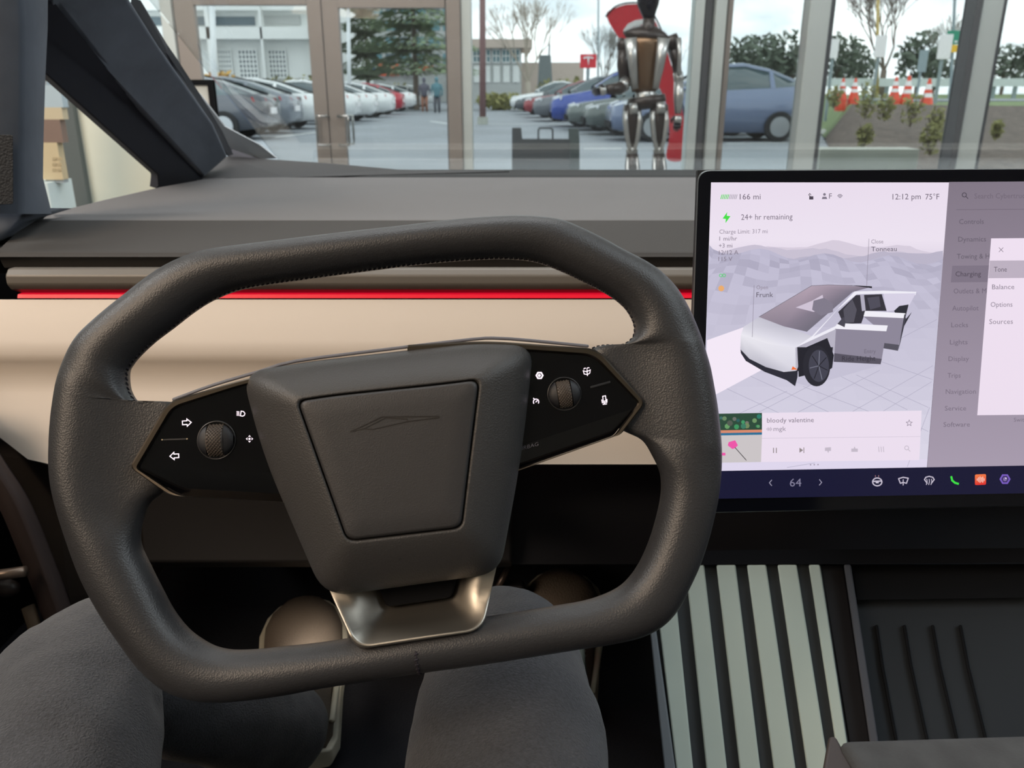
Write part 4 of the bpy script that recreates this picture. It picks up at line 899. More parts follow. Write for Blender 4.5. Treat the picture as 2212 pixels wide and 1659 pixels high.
# scroll wheels
def scroll(cx, cy, r, ang, label):
    c = WP.w(cx, cy, PH); k = (WP.w(cx+r, cy, PH)-c).length; ax = (WP.U*math.cos(ang)+WP.V*math.sin(ang)).normalized(); ay = WP.N.cross(ax)
    t = MB()
    rg = lambda rr, h: [c+WP.U*rr*math.cos(2*PI*i/40)+WP.V*rr*math.sin(2*PI*i/40)+WP.N*h for i in range(40)]
    t.loft([rg(k*1.06, .0004), rg(k*1.02, .0010), rg(k*.97, .0006), rg(k*.94, -.002)], True)
    ro = t.obj('scroll_ring', pbr('ring_black', (40, 40, 42), .25), sw, smooth=True, label=label)
    m = MB()
    for sg in (-1, 1):
        m.loft([[c+ax*sg*k*f+ay*k*.9*math.sqrt(max(0, 1-f*f))*math.sin(PI*(j/8-.5))+WP.N*(.0012+.0035*math.cos(PI*(j/8-.5))*math.sqrt(max(0, 1-f*f))) for j in range(9)] for f in (.46, .6, .75, .88, .96)], False)
    m.obj('scroll_cheek', DARKPL, ro, smooth=True)
    m = MB(); hw = k*.45; n = 30
    m.tube([c-ax*hw-WP.N*.004, c-ax*hw*.85-WP.N*.004, c+ax*hw*.85-WP.N*.004, c+ax*hw-WP.N*.004], [k*.86, k*.92, k*.92, k*.86], n, True, 1)
    w = m.obj('scroll_roller', KNURL, ro, smooth=True)
    g = MB()      # knurl: small raised ribs round the roller
    for i in range(n):
        a = 2*PI*i/n; q = ay*math.cos(a)+WP.N*math.sin(a)
        if math.sin(a) < -.1: continue
        for j in range(9):
            p = c-WP.N*.004+ax*hw*(-.8+.2*j)+(ay*math.cos(a+(j % 2)*PI/n)+WP.N*math.sin(a+(j % 2)*PI/n))*k*.92
            g.ball(p, k*.06, 5, 4)
    g.obj('knurling', KNURL, ro, kind='stuff')
scroll(468, 951, 40, .04, 'left scroll wheel with knurled roller'); scroll(1219, 851, 35, .16, 'right scroll wheel with knurled roller')
# lit icons on the panels
def icon(name, parts, label=None, mat=ICON, w=1.9):
    m = MB()
    for p in parts:
        if p[0] == 'c': stroke(m, WP, p[1], w if len(p) < 3 else p[2], PH, .00025, True)
        elif p[0] == 'o': stroke(m, WP, p[1], w if len(p) < 3 else p[2], PH, .00025)
        else: flat(m, WP, p[1][::-1], PH, .00025)
    return m.obj(name, mat, sw, label=label)
def rot(pts, cx, cy, a, s=1): ca, sa = math.cos(a), math.sin(a); return [(cx+(x*ca-y*sa)*s, cy+(x*sa+y*ca)*s) for x, y in pts]
arrow = [(-9, -4), (1, -4), (1, -8), (10, 0), (1, 8), (1, 4), (-9, 4)]
icon('right_arrow_icon', [('c', rot(arrow, 403, 913, -.06))]); icon('left_arrow_icon', [('c', rot(arrow, 377, 985, PI-.06))])
icon('headlight_icon', [('c', [(521, 888), (526, 889), (529, 893), (528, 897), (524, 899), (519, 898)])]+[('o', [(511, 889+k*2.6), (517, 889.5+k*2.6)], 1.3) for k in range(4)])
icon('view_icon', [('f', circ(539, 948, 2.4, 8))]+[('f', rot([(-3, -4), (0, -8), (3, -4), (0, -5)], 539, 948, a)) for a in (0, PI/2, PI, -PI/2)])
icon('camera_icon', [('c', rot([(7*math.cos(PI*k/3), 7*math.sin(PI*k/3)) for k in range(6)], 1165.5, 811, 0)), ('f', circ(1165, 811, 3.2, 8))], w=3.2)
icon('cruise_icon', [('o', [(1158+6*math.cos(a), 868+6*math.sin(a)) for a in [2.4+.5*k for k in range(10)]]), ('o', [(1157, 869), (1161, 865)]), ('o', [(1152, 860), (1155, 863)])], w=2)
icon('wiper_icon', [('c', [(1260, 801), (1267, 803), (1275, 799), (1274, 806), (1269, 809), (1262, 808)]), ('o', [(1268, 798), (1269, 812)]), ('o', circ(1264, 798, 3, 8)[4:]), ('o', circ(1271, 797, 3, 8)[4:])], w=1.6)
icon('microphone_icon', [('c', [(1302, 856), (1308, 855), (1309, 866), (1303, 867)]), ('o', [(1300, 863), (1301, 870), (1311, 869), (1311, 862)]), ('o', [(1306, 870), (1306, 873)]), ('o', [(1302, 873.5), (1311, 872.5)])], w=1.8)
m = MB(); stroke(m, WP, [(1275, 837), (1290, 833), (1319, 825)], 5, PH, .0008); m.obj('divider_ridge', DARKPL, sw, bevel=.0003)
m = MB(); stroke(m, WP, [(350, 950), (376, 949), (404, 948)], 3, PH, .0004); m.obj('divider_ridge', DARKPL, sw)
m = MB(); flat(m, WP, circ(350, 950, 1.6, 8)[::-1], PH+.0004, .0003); flat(m, WP, circ(404, 948, 1.6, 8)[::-1], PH+.0004, .0003); m.obj('divider_dots', pbr('dot_gold', (190, 176, 150), .3, .6), sw)

# text helper ---------------------------------------------------------
_cap = [None]
def textmesh(s):
    cu = bpy.data.curves.new('txt', 'FONT'); cu.body = s; cu.size = 1; cu.resolution_u = 2
    o = bpy.data.objects.new('txt', cu); C.objects.link(o); bpy.context.view_layer.update()
    me = o.to_mesh(); vs = [(v.co.x, v.co.y) for v in me.vertices]; fs = [tuple(p.vertices) for p in me.polygons]
    o.to_mesh_clear(); bpy.data.objects.remove(o); bpy.data.curves.remove(cu); return vs, fs
def text(mb, pl, s, x0, x1, yb, cap, h, col=None, slope=0.0, skew=0.0):
    if _cap[0] is None: _cap[0] = max(v[1] for v in textmesh('H')[0])
    vs, fs = textmesh(s); a = min(v[0] for v in vs); b = max(v[0] for v in vs); k = (x1-x0)/(b-a)
    pts = []
    for x, y in vs:
        X_ = x0+(x-a)*k; Y_ = yb-y*cap/_cap[0]; Y_ += (X_-x0)*slope; pts.append(pl.w(X_, Y_, h))
    mb.add(pts, fs, col)
m = MB(); text(m, WP, 'AIRBAG', 1118, 1163, 975, 8, BH-.0012, slope=-.28); m.obj('airbag_lettering', FAINT, sw, recalc=False)

# hub cover
HO = [(522, 806), (650, 783), (1035, 739), (1153, 746), (1128, 980), (1080, 1238), (700, 1290), (569, 985)]; rO = [52, 150, 150, 46, 200, 50, 60, 200]
HI = [(641, 865), (720, 853), (950, 829), (1037, 818), (1017, 980), (998, 1141), (750, 1170), (684, 985)]; rI = [20, 40, 40, 22, 40, 20, 22, 40]
Oc = rpoly(HO, rO, 7, 4); Ic = rpoly(HI, rI, 7, 4)
def lerpc(A_, B_, s_): return [(a[0]*(1-s_)+b[0]*s_, a[1]*(1-s_)+b[1]*s_) for a, b in zip(A_, B_)]
HB, HT = .004, .033
m = MB(); rows = []
for s_, h in ((0.0, HB), (0.0, HB+.005), (.015, HB+.0075), (.05, HB+.010), (.15, HB+.0145), (.35, HB+.0195), (.6, HB+.0240), (.82, HB+.0275), (.93, HT-.0005), (.975, HT-.0002), (1.0, HT-.0014), (1.02, HT-.0040)):
    if s_ > 1: I2 = lerpc(Ic, [(840, 990)]*len(Ic), .012); rows.append([WP.w(x, y, h) for x, y in I2])
    else: rows.append([WP.w(x, y, h) for x, y in lerpc(Oc, Ic, s_)])
m.loft(rows, True); m.obj('hub_cover', HUBLEATHER, sw, smooth=True, recalc=True)
m = MB(); cen = [(845, 990)]*len(Ic)
rows = [[WP.w(x, y, h) for x, y in lerpc(Ic, cen, s_)] for s_, h in ((.012, HT-.005), (.016, HT-.0012), (.03, HT+.0004), (.06, HT+.0008), (.3, HT+.0010), (.7, HT+.0011))]
m.loft(rows, True); m.add(rows[-1], [tuple(range(len(Ic)))]); m.obj('horn_pad', pbr('pad_leather', (54, 53, 54), .48, bump=('voronoi', 1500, .25, .0003), spec=.4), sw, smooth=True)
m = MB(); EH = HT+.0010
stroke(m, WP, [(757, 932), (790, 917), (825, 900), (949, 899)], 2.0, EH, .0003)
stroke(m, WP, [(757, 933), (786, 926), (806, 927), (881, 910), (949, 902)], 1.4, EH, .0003); stroke(m, WP, [(786, 926), (833, 902), (879, 905), (881, 909)], 1.4, EH, .0003)
m.obj('emblem', pbr('emblem_dark', (28, 25, 24), .5), sw, label='thin embossed truck outline emblem')
m = MB(); EH2 = HB+.0228
def hubh(x, y): return HB+.0222
stroke(m, WP, [(861, 1187), (861, 1208), (871, 1199), (895, 1201), (898, 1193), (903, 1192)], 1.8, hubh(0, 0), .0012)
stroke(m, WP, [(861, 1187), (871, 1195), (896, 1193)], 1.4, hubh(0, 0), .0012); flat(m, WP, [(861, 1188), (868, 1197), (862, 1206)], hubh(0, 0), .0010); m.obj('horn_symbol', pbr('symbol_dark', (22, 22, 26), .5), sw)
# lower spoke trough
TO = [(700, 1248), (767, 1404), (1043, 1362), (1080, 1190)]; TI = [(812, 1250), (836, 1311), (975, 1290), (990, 1235)]
To = rpoly(TO, [4, 36, 36, 4], 8, 6); Ti = rpoly(TI, [3, 12, 12, 3], 8, 6)
m = MB(); rows = [[WP.w(x, y, h if h < .003 else .003+(h-.003)*max(0, min(1, (y-1285)/85))) for x, y in lerpc(To, Ti, s_)] for s_, h in ((.0, -.004), (0, .0150), (.02, .0160), (.06, .0163), (.10, .0154), (.3, .0115), (.5, .0050), (.75, -.003), (1.0, -.008))]
m.loft(rows, True); m.obj('lower_spoke', SATIN, sw, smooth=True, bevel=0)
m = MB(); rows = [[WP.w(x, y, h) for x, y in lerpc(Ti, [(900, 1270)]*len(Ti), s_)] for s_, h in ((-.02, -.014), (-.01, -.003), (.03, -.002))]
m.loft(rows, True); m.add(rows[-1], [tuple(range(len(Ti)))]); m.obj('column_boot', BLACK, sw)
# column behind the hub
c_ = WP.l(.005, -.005, -.002); MB().tube([c_, c_-WP.N*.10, c_-WP.N*.42-Vector((0, 0, .03))], [.06, .055, .055], 16).obj('steering_column', BLACK, sw, smooth=True)

# ------------------------------------------------------------------ touchscreen
SO = CAM+ray(1536, 394)*.655
SP = Plane(SO, (1, 0, 0), (0, .2, .98))
tsn = thing('touchscreen', 'large landscape touchscreen with black bezel and menu showing, right side', 'screen', tuple(SO))
def rp2(x, w=None): return x
ul, ur = (1507, 368), (2860, 361); ll, lr = (1481, 1109), (2700, 1083)
fr_ = [ul, ll, lr, ur]
bz = rpoly(fr_, [26, 14, 14, 26], 6, 1)
m = MB(); rows = [[SP.w(x, y, -.012) for x, y in bz], [SP.w(x, y, -.001) for x, y in bz], [SP.w(x, y, .0005) for x, y in lerpc(bz, [(2150, 740)]*len(bz), .004)]]
m.loft(rows, True); m.obj('metal_rim', pbr('rim_grey', (120, 124, 128), .35, .8), tsn, smooth=False)
b2 = lerpc(bz, [(2150, 740)]*len(bz), .0042)
m = MB(); m.add([SP.w(x, y, .0006) for x, y in b2], [tuple(range(len(b2)))]); m.obj('bezel_glass', pbr('bezel_black', (10, 12, 22), .12), tsn)
MB().prism([SP.w(*ul, -.012), SP.w(*ll, -.012), SP.w(*lr, -.012), SP.w(*ur, -.012)], -SP.N*.006).obj('rear_housing', DARKPL, tsn)
MB().prism([SP.w(1800, 700, -.018), SP.w(2400, 700, -.018), SP.w(2400, 1080, -.018), SP.w(1800, 1080, -.018)], (0, .3, -.03)).obj('mount', DARKPL, tsn)
LAY = [0]
def hh_(): LAY[0] += 1; return .0007+LAY[0]*6e-6
def poly(mb, pts, col, grad=None, o=None):
    h = hh_() if o is None else o
    P_ = [SP.w(x, y, h) for x, y in pts]
    if grad: mb.v += P_; n = len(mb.v)-len(P_); mb.f.append(tuple(range(n, n+len(P_)))); mb.c += [lin(c) for c in grad]
    else: mb.add(P_, [tuple(range(len(P_)))], lin(col))
def lstroke(mb, pts, w, col, closed=False):
    h = hh_(); n = len(pts)
    for i in range(n if closed else n-1):
        a = Vector(pts[i]); b = Vector(pts[(i+1) % n]); d = (b-a)
        if d.length < 1e-6: continue
        d.normalize(); a2 = a-d*w*.3; b2_ = b+d*w*.3; nn = Vector((-d.y, d.x))*w/2
        mb.add([SP.w(*(a2+nn), h), SP.w(*(b2_+nn), h), SP.w(*(b2_-nn), h), SP.w(*(a2-nn), h)], [(0, 1, 2, 3)], lin(col))
def tx_(mb, s, x0, x1, yb, cap, col, slope=-.012): text(mb, SP, s, x0, x1, yb, cap, hh_(), lin(col), slope)
def fin(mb, name, label=None): return mb.obj(name, EMATT, tsn, recalc=False, label=label)
def edge(y): return 1536-.0333*(y-394)
def div(y): return 2050-.0762*(y-393)
m = MB()
G = [(233, 222, 237), (233, 222, 237)]
for y0, y1, c0_, c1_ in ((394, 520, (232, 220, 236), (236, 226, 240)), (520, 560, (236, 226, 240), (224, 214, 230)), (560, 760, (206, 202, 220), (214, 212, 230)), (760, 1018, (218, 216, 234), (222, 214, 236))):
    def yy(y, x): return y-(y-394)/624*8*(x-1536)/514
    poly(m, [(edge(y0), y0), (edge(y1), y1), (div(y1), y1-(y1-394)*.013), (div(y0), y0-(y0-394)*.013)], None, [c0_, c1_, c1_, c0_])
fin(m, 'map_background')
rnd = random.Random(4)
m = MB()
# distant hills: three ragged layers, then quilted tiles
for lay, (base, amp, col) in enumerate([(534, 9, (214, 204, 220)), (542, 8, (200, 192, 210)), (552, 7, (186, 180, 200))]):
    top = []; x = 1532
    while x < 2038: top.append((x, base+amp*math.sin(x*.013+lay*2)+amp*.6*math.sin(x*.041+lay)+rnd.uniform(-2, 2))); x += 14
    top.append((2037, base)); bot = [(2028, 640), (1528, 640)]
    h = hh_()
    for i in range(len(top)-1): m.add([SP.w(*top[i], h), SP.w(top[i][0], 640, h), SP.w(top[i+1][0], 640, h), SP.w(*top[i+1], h)], [(0, 1, 2, 3)], lin(col))
def inside(p): return edge(p[1])+1 < p[0] < div(p[1])-1 and p[1] < 1009
h = hh_()
def warp(i, j):
    y = 556+(j**1.55)*4.2; s_ = 1+(y-556)/260
    x = 1780+(i-12)*20*s_+j*6*s_-120*(y-556)/400; y += 9*math.sin(i*.9+j*.5)*max(0, 1-(y-556)/220)+ (i-12)*1.5*(1 if i < 12 else .4)*max(0, 1-(y-556)/260)
    return (x, y)
gr = {}
for i in range(-8, 34):
    for j in range(0, 21): gr[i, j] = warp(i, j)
for i in range(-8, 33):
    for j in range(0, 20):
        q = [gr[i, j], gr[i, j+1], gr[i+1, j+1], gr[i+1, j]]
        q = [(max(edge(p[1])+1, min(div(p[1])-1, p[0])), p[1]) for p in q]
        if all(p[1] < 1007 for p in q) and max(p[0] for p in q)-min(p[0] for p in q) > 1.5:
            f = (q[0][1]-556)/450; base = (186+f*34, 182+f*34, 204+f*28); k = rnd.uniform(-13, 9)*max(.10, 1-f*2.4); m.add([SP.w(*p, h) for p in q], [(0, 1, 2, 3)], lin(tuple(max(0, min(255, b+k)) for b in base)))
fin(m, 'map_terrain', 'tiled pale violet landscape picture on the screen')
m = MB()
for i in range(-14, 22):
    a = None
    lx = [(1420+i*62+t*150, 820+t*45) for t in (0, 4)]
for (a, b) in [((1530, 925), (1700, 845)), ((1540, 985), (1900, 800)), ((1640, 890), (2024, 690)), ((1560, 835), (1700, 900)), ((1620, 812), (1790, 890)), ((1735, 835), (1880, 890)), ((1790, 800), (1960, 885)), ((1850, 810), (2005, 880)), ((1900, 780), (2015, 820)), ((1700, 1010), (1760, 1000)), ((1840, 890), (2015, 790)), ((1905, 890), (2012, 825)), ((1990, 925), (2005, 932)), ((1960, 1008), (2008, 880))]:
    lstroke(m, [a, b], .9, (172, 168, 190))
poly(m, [(1527, 735), (1620, 702), (1700, 770), (1560, 845), (1535, 858), (1522, 870)], (243, 232, 246))
fin(m, 'map_lines')
def Z5(l): return [(1500+x/3.107, 360+y/3.107) for x, y in l]
def Z6(l): return [(1500+x/3.107, 750+y/3.107) for x, y in l]
m = MB()
poly(m, Z6([(640, 225), (760, 262), (1260, 118), (1100, 60), (700, 60)]), (196, 192, 212))
poly(m, Z6([(308, 0), (312, 40), (345, 92), (470, 165), (620, 222), (676, 262), (692, 200), (700, 40)]), (42, 42, 54))
poly(m, Z5([(308, 1225), (312, 1130), (678, 1212), (682, 1370), (600, 1378), (480, 1345), (370, 1290)]), None, [(196, 194, 206), (232, 230, 238), (228, 226, 236), (214, 212, 224), (210, 208, 220), (186, 184, 198), (196, 194, 206)])
poly(m, Z5([(312, 1130), (330, 1075), (434, 1010), (600, 1070), (790, 1137), (678, 1214), (500, 1190)]), None, [(236, 234, 242), (214, 212, 224), (196, 194, 208), (190, 188, 202), (206, 204, 216), (228, 226, 238), (234, 232, 240)])
poly(m, Z5([(432, 1008), (785, 800), (900, 793), (1190, 806), (1062, 842), (755, 1108), (600, 1072)]), None, [(150, 138, 152), (178, 160, 176), (176, 160, 176), (132, 124, 140), (120, 114, 130), (112, 108, 122), (136, 126, 142)])
poly(m, Z5([(680, 945), (790, 900), (860, 860), (880, 950), (800, 975)]), (206, 194, 212)); poly(m, Z5([(790, 960), (800, 900), (870, 880), (930, 920), (930, 975), (850, 1000)]), (128, 122, 138))
lstroke(m, Z5([(434, 1008), (785, 800), (900, 793), (1060, 798)]), 1, (112, 108, 120)); poly(m, Z5([(1040, 795), (1192, 803), (1192, 816)]), (34, 34, 42))
poly(m, Z5([(678, 1214), (790, 1137), (1075, 838), (1268, 832), (1490, 840), (1484, 862), (1290, 852), (1090, 856), (960, 960), (800, 1140), (955, 1066), (950, 1095), (745, 1205), (684, 1370)]), (238, 236, 246))
poly(m, Z5([(1268, 852), (1485, 850), (1470, 880), (1440, 935), (1370, 960), (1292, 972)]), (214, 208, 228)); poly(m, Z5([(1340, 968), (1375, 935), (1438, 925), (1412, 1030), (1460, 975), (1400, 1085)]), (44, 44, 54))
poly(m, Z5([(965, 975), (1085, 862), (1258, 856), (1290, 968), (1150, 968), (1120, 1052), (1000, 1056)]), (52, 50, 60)); poly(m, Z5([(1112, 860), (1138, 858), (1150, 965), (1125, 970)]), (176, 172, 190))
poly(m, Z5([(1000, 960), (1060, 890), (1090, 960), (1070, 1045), (1010, 1050)]), (84, 82, 94)); poly(m, Z5([(1160, 880), (1240, 870), (1250, 940), (1180, 960)]), (78, 76, 90))
poly(m, Z5([(1135, 1005), (1410, 1015), (1372, 1198), (1262, 1182), (1200, 1060)]), (140, 134, 152)); poly(m, Z5([(1145, 968), (1416, 984), (1410, 1017), (1135, 1005)]), (240, 238, 246)); poly(m, Z5([(1262, 1182), (1374, 1196), (1366, 1236), (1262, 1218)]), (84, 82, 94)); poly(m, Z5([(1410, 984), (1420, 1020), (1380, 1190), (1368, 1236)]), (66, 64, 76))
poly(m, Z5([(944, 1082), (1288, 1104), (1258, 1290), (938, 1252)]), (140, 134, 152)); poly(m, Z5([(955, 1058), (1012, 1052), (1298, 1066), (1288, 1105), (940, 1088)]), (240, 238, 246)); poly(m, Z5([(938, 1252), (1258, 1290), (1250, 1326), (935, 1310)]), (86, 82, 96)); poly(m, Z5([(960, 1055), (1000, 1008), (1015, 1040), (1008, 1078)]), (72, 70, 82))
poly(m, Z5([(678, 1215), (950, 1090), (940, 1256), (892, 1150), (745, 1210), (686, 1370)]), (182, 178, 194))
poly(m, Z5([(686, 1372), (742, 1215), (892, 1150), (936, 1265), (925, 1350), (880, 1380)]), (34, 34, 44)); poly(m, Z6([(690, 0), (930, 0), (918, 145), (700, 200)]), (34, 34, 44))
poly(m, [(1500+(820+92*math.cos(a))/3.107, 750+(125+138*math.sin(a))/3.107) for a in [-2*PI*k/28 for k in range(28)]], (40, 40, 50))
poly(m, [(1500+(835+68*math.cos(a))/3.107, 750+(125+108*math.sin(a))/3.107) for a in [-2*PI*k/28 for k in range(28)]], (66, 66, 80))
for k in range(7):
    a = 2*PI*k/7+.3; lstroke(m, [(1500+835/3.107, 750+125/3.107), (1500+(835+60*math.cos(a))/3.107, 750+(125+98*math.sin(a))/3.107)], 1.6, (120, 122, 138) if k % 2 else (28, 28, 36))
poly(m, Z6([(650, 152), (660, 128), (692, 150)]), (238, 110, 50))
fin(m, 'vehicle_picture', 'pale angular truck drawing with open doors on the screen')
m = MB(); tc_ = (112, 102, 118); tg = (150, 140, 156); tl = (128, 118, 134)
for a in (('166 mi', 1598, 1643, 431, 12, tc_), ('12:12 pm', 1928, 1989, 431, 12, tc_), ('75\u00b0F', 1999, 2029, 431, 12, tc_), ('F', 1791, 1797, 429, 11, tc_), ('24+ hr remaining', 1601, 1712, 475, 12, (122, 112, 128)), ('Charge Limit: 317 mi', 1554, 1658, 505, 9, tg), ('1 mi/hr', 1554, 1592, 520, 9, tl), ('+3 mi', 1553, 1582, 535, 9, tl), ('12/12 A', 1553, 1595, 550, 9, tl), ('115 V', 1552, 1582, 564, 9, tl),
          ('Close', 1882, 1908, 526, 8.5, (146, 136, 152)), ('Tonneau', 1882, 1937, 543, 10, (96, 88, 106)), ('Open', 1634, 1659, 625, 8.5, (146, 136, 152)), ('Frunk', 1634, 1670, 642, 10.5, (92, 86, 100)), ('Entry', 1867, 1892, 763, 8.5, (112, 106, 122)), ('Ride Height', 1819, 1891, 780, 10.5, (58, 54, 66))):
    m = MB(); tx_(m, *a); fin(m, 'lettering')
m = MB(); lstroke(m, [(1877, 516), (1872, 618)], .9, (140, 132, 148)); lstroke(m, [(1629, 616), (1625, 728)], .9, (140, 132, 148))
fin(m, 'leader_lines')
m = MB()
for k in range(10): x = 1556+k*3.6; poly(m, [(x+3, 420), (x, 430), (x+1.8, 430), (x+4.8, 420)], (88, 214, 96) if k < 5 else (176, 168, 182))
fin(m, 'battery_gauge')
m = MB(); poly(m, [(1571, 458), (1561, 472), (1568, 473), (1567, 482), (1578, 467), (1570, 466)], (70, 222, 72))
fin(m, 'charging_bolt')
m = MB(); dk = (76, 68, 82)
poly(m, [(1748, 424), (1748, 431), (1757, 431), (1757, 424)], dk); lstroke(m, [(1750, 424), (1747, 421), (1749, 418), (1752, 421)], 1.4, dk)
fin(m, 'padlock_icon')
m = MB(); poly(m, circ(1781, 420, 3, 10)[::-1], (128, 120, 136)); poly(m, [(1777, 425), (1775, 430), (1787, 430), (1785, 425)], (128, 120, 136))
fin(m, 'profile_icon')
m = MB()
for r_ in (3, 6, 9): lstroke(m, [(1814.5+r_*.75*math.cos(a), 429-r_*math.sin(a)) for a in (.7, 1.2, 1.57, 1.95, 2.45)], 1.5, (128, 120, 136))
fin(m, 'signal_icon')
m = MB(); lstroke(m, circ(1557, 595, 3.2, 8), 1.5, (92, 206, 120), True); lstroke(m, circ(1564, 595, 3.2, 8), 1.5, (92, 206, 120), True); poly(m, circ(1558, 623, 6.5, 9)[::-1], (234, 172, 110))
fin(m, 'warning_lights')
m = MB()
def rgt(y, x): return y-(x-2050)*.0135*(y-394)/614
poly(m, [(2050, 393), (div(1010), 1010), (2650, 1000), (2740, 389)], None, [(128, 118, 132), (166, 154, 172), (166, 154, 172), (128, 118, 132)])
poly(m, [(2057, 574), (2054, 610), (2160, 609), (2163, 573)], (126, 116, 132))
lstroke(m, [(2066, 453), (2700, 449)], 1, (108, 98, 112))
mt = (100, 92, 106); lstroke(m, circ(2083, 421, 4.6, 12), 1.5, (70, 64, 76), True); lstroke(m, [(2087, 425), (2091, 429)], 1.5, (70, 64, 76))
for a in (('Search Cybertruck', 2105, 2222, 429, 11, (112, 102, 116)), ('Controls', 2072, 2125, 484, 10.5, mt), ('Dynamics', 2070, 2130, 522, 10.5, mt), ('Towing & Hauling', 2067, 2172, 559, 10.5, mt), ('Charging', 2064, 2119, 597, 10.5, (78, 70, 84)), ('Outlets & Mods', 2060, 2152, 634, 10.5, (110, 100, 116)), ('Autopilot', 2057, 2114, 671, 10.5, (112, 102, 118)), ('Locks', 2055, 2091, 707, 10, (114, 104, 120)), ('Lights', 2052, 2090, 744, 10, (116, 106, 122)),
          ('Display', 2049, 2093, 780, 10, (118, 108, 124)), ('Trips', 2047, 2075, 816, 10, (118, 108, 124)), ('Navigation', 2043, 2108, 851, 10, (120, 110, 126)), ('Service', 2041, 2087, 887, 10, (120, 110, 126)), ('Software', 2038, 2095, 922, 10, (120, 110, 126)), ('Switch', 2190, 2224, 911, 8.5, (124, 114, 130))): tx_(m, *a, slope=-.01)
poly(m, [(2141, 515), (2111, 897), (2600, 892), (2660, 511)], None, [(238, 224, 240), (236, 222, 238), (236, 222, 238), (238, 224, 240)])
poly(m, [(2138, 563), (2135, 601), (2652, 597), (2656, 560)], (188, 176, 192))
lstroke(m, [(2158, 535), (2167, 544)], 1.2, (132, 122, 138)); lstroke(m, [(2167, 535), (2158, 544)], 1.2, (132, 122, 138))
for a in (('Tone', 2147, 2175, 587, 10.5, (104, 96, 110)), ('Balance', 2143, 2191, 625, 10.5, (140, 130, 146)), ('Options', 2140, 2187, 663, 10.5, (140, 130, 146)), ('Sources', 2137, 2188, 700, 10.5, (140, 130, 146))): tx_(m, *a, slope=-.01)
fin(m, 'menu_picture', 'grey settings menu with pale sound popup on the screen')
m = MB()
poly(m, [(1646, 892), (1644, 998), (1986, 994), (1991, 887)], (235, 222, 238)); lstroke(m, [(1646, 947), (1988, 943)], .8, (204, 194, 210))
tx_(m, 'bloody valentine', 1657, 1758, 913, 10, (128, 118, 134)); tx_(m, 'mgk', 1671, 1698, 931, 9.5, (150, 140, 156))
for k, l in enumerate((3, 7, 5, 8, 4)): lstroke(m, [(1656.5+k*2.6, 927-l/2), (1656.5+k*2.6, 927+l/2)], 1, (150, 140, 156))
star = [((7 if k % 2 == 0 else 3)*math.sin(PI*k/5), -(7 if k % 2 == 0 else 3)*math.cos(PI*k/5)) for k in range(10)]
lstroke(m, [(1964+x, 914+y) for x, y in star], 1.2, (150, 140, 156), True)
ic = (146, 136, 138)
for x in (1671, 1677): lstroke(m, [(x, 968), (x, 978)], 2, ic)
poly(m, [(1727, 967), (1727, 978), (1735, 972.5)], ic); lstroke(m, [(1736.5, 967), (1736.5, 978)], 1.6, ic)
lg = (196, 186, 200)
poly(m, [(1782, 967), (1782, 974), (1787, 974), (1789, 979), (1791, 974), (1795, 974), (1795, 966)], lg); poly(m, [(1839, 969), (1839, 976), (1853, 976), (1853, 969), (1848, 969), (1846, 964), (1844, 969)], lg)
for k in range(3): lstroke(m, [(1898+k*5, 965), (1899+k*5, 976)], 1.6, lg)
lstroke(m, circ(1958.5, 967.5, 4.3, 12), 1.5, lg, True); lstroke(m, [(1962, 971), (1966, 975)], 1.6, lg)
for k in range(3): poly(m, circ(1751+k*8, 1004-k*.2, 1.6, 8)[::-1], (160, 150, 168))
fin(m, 'music_card', 'pale music player card on the screen')
m = MB()   # plain generic cover art: park above, painted kerb line, grey below
poly(m, [(1534, 894), (1533, 934), (1646, 932), (1646, 892)], (44, 74, 58)); rn = random.Random(2)
for _ in range(16): x = rn.uniform(1540, 1640); y = rn.uniform(897, 922); poly(m, circ(x, y, rn.uniform(3, 7), 7)[::-1], (rn.randint(40, 120), rn.randint(90, 160), rn.randint(70, 110)))
poly(m, [(1534, 930), (1534, 936), (1646, 934), (1646, 928)], (214, 138, 110)); poly(m, [(1534, 936), (1534, 941), (1646, 939), (1646, 934)], (40, 110, 150))
poly(m, [(1534, 941), (1532, 1000), (1644, 998), (1646, 939)], (202, 196, 198)); poly(m, [(1574, 955), (1572, 962), (1582, 970), (1588, 968), (1594, 962), (1588, 951)], (236, 86, 168)); lstroke(m, [(1588, 967), (1612, 994)], 1.6, (60, 56, 60)); poly(m, [(1556, 978), (1556, 984), (1567, 984), (1567, 978)], (236, 86, 168))
fin(m, 'album_picture', 'small cover picture with green top, grey bottom and pink shape')
m = MB()
poly(m, [(1515, 1018), (1513, 1078), (2640, 1058), (2648, 998)], (20, 20, 50))
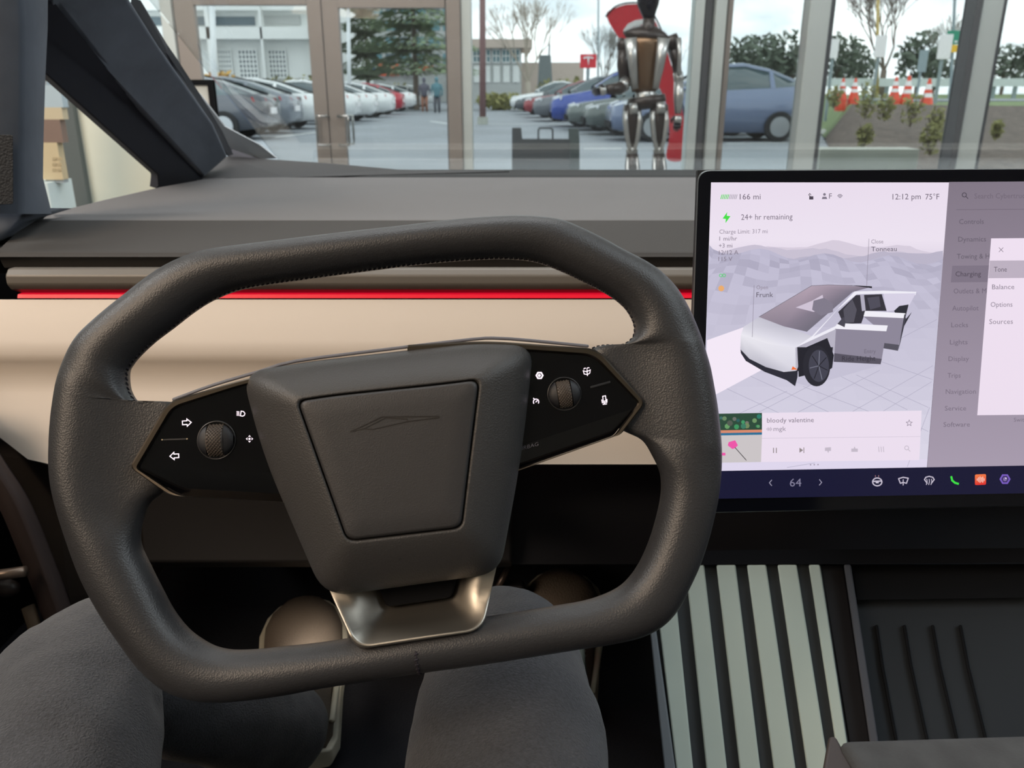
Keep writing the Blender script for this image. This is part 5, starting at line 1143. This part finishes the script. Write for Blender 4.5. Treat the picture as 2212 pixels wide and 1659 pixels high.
tx_(m, '64', 1706, 1731, 1051, 17, (128, 124, 150)); lstroke(m, [(1667, 1037), (1662, 1043), (1667, 1049)], 1.8, (150, 146, 168)); lstroke(m, [(1770, 1036), (1775, 1042), (1770, 1048)], 1.8, (150, 146, 168)); wi = (196, 188, 206)
lstroke(m, circ(1895, 1041, 10, 18, 8.5), 2.6, wi, True); lstroke(m, [(1886, 1040), (1904, 1039)], 3, wi); poly(m, [(1891, 1038), (1892, 1044), (1898, 1044), (1899, 1038)], wi); lstroke(m, [(1891, 1030), (1891, 1027)], 1.6, (150, 110, 120)); lstroke(m, [(1898, 1030), (1898, 1027)], 1.6, (150, 110, 120))
lstroke(m, [(1941, 1034), (1951, 1031), (1962, 1033), (1958, 1044), (1951, 1042), (1945, 1044)], 2.4, wi, True); lstroke(m, [(1951, 1048), (1951, 1036)], 2, wi)
lstroke(m, [(2003, 1044), (1997, 1036), (2000, 1031), (2007, 1029), (2015, 1031), (2018, 1036), (2012, 1044)], 2.4, wi)
for k in range(3): lstroke(m, [(2002+k*5, 1035), (2003+k*5, 1040), (2001+k*5, 1047)], 1.6, wi)
lstroke(m, [(2055, 1030), (2057, 1038), (2063, 1043), (2070, 1045)], 4.4, (62, 222, 70))
poly(m, rpoly([(2106, 1025), (2106, 1048), (2130, 1047), (2130, 1024)], [3]*4, 3, 0), None, [(240, 120, 70)]*4+[(222, 50, 46)]*4+[(222, 50, 46)]*4+[(240, 120, 70)]*4)
for k, l in enumerate((4, 9, 13, 9, 12, 5)): lstroke(m, [(2111+k*3, 1036-l/2), (2111+k*3, 1036+l/2)], 1.3, (250, 226, 216))
poly(m, [(2171+12*math.cos(PI*k/3), 1035-12*math.sin(PI*k/3)) for k in range(6)], (120, 92, 190)); poly(m, [(2171+8*math.cos(PI*k/3), 1035-8*math.sin(PI*k/3)) for k in range(6)], (58, 44, 96)); poly(m, circ(2171, 1035, 4.5, 10)[::-1], (130, 110, 170)); poly(m, circ(2173, 1033, 1.5, 8)[::-1], (250, 240, 250))
fin(m, 'dock_picture', 'dark blue bottom bar with small coloured icons')
bpy.context.view_layer.update()
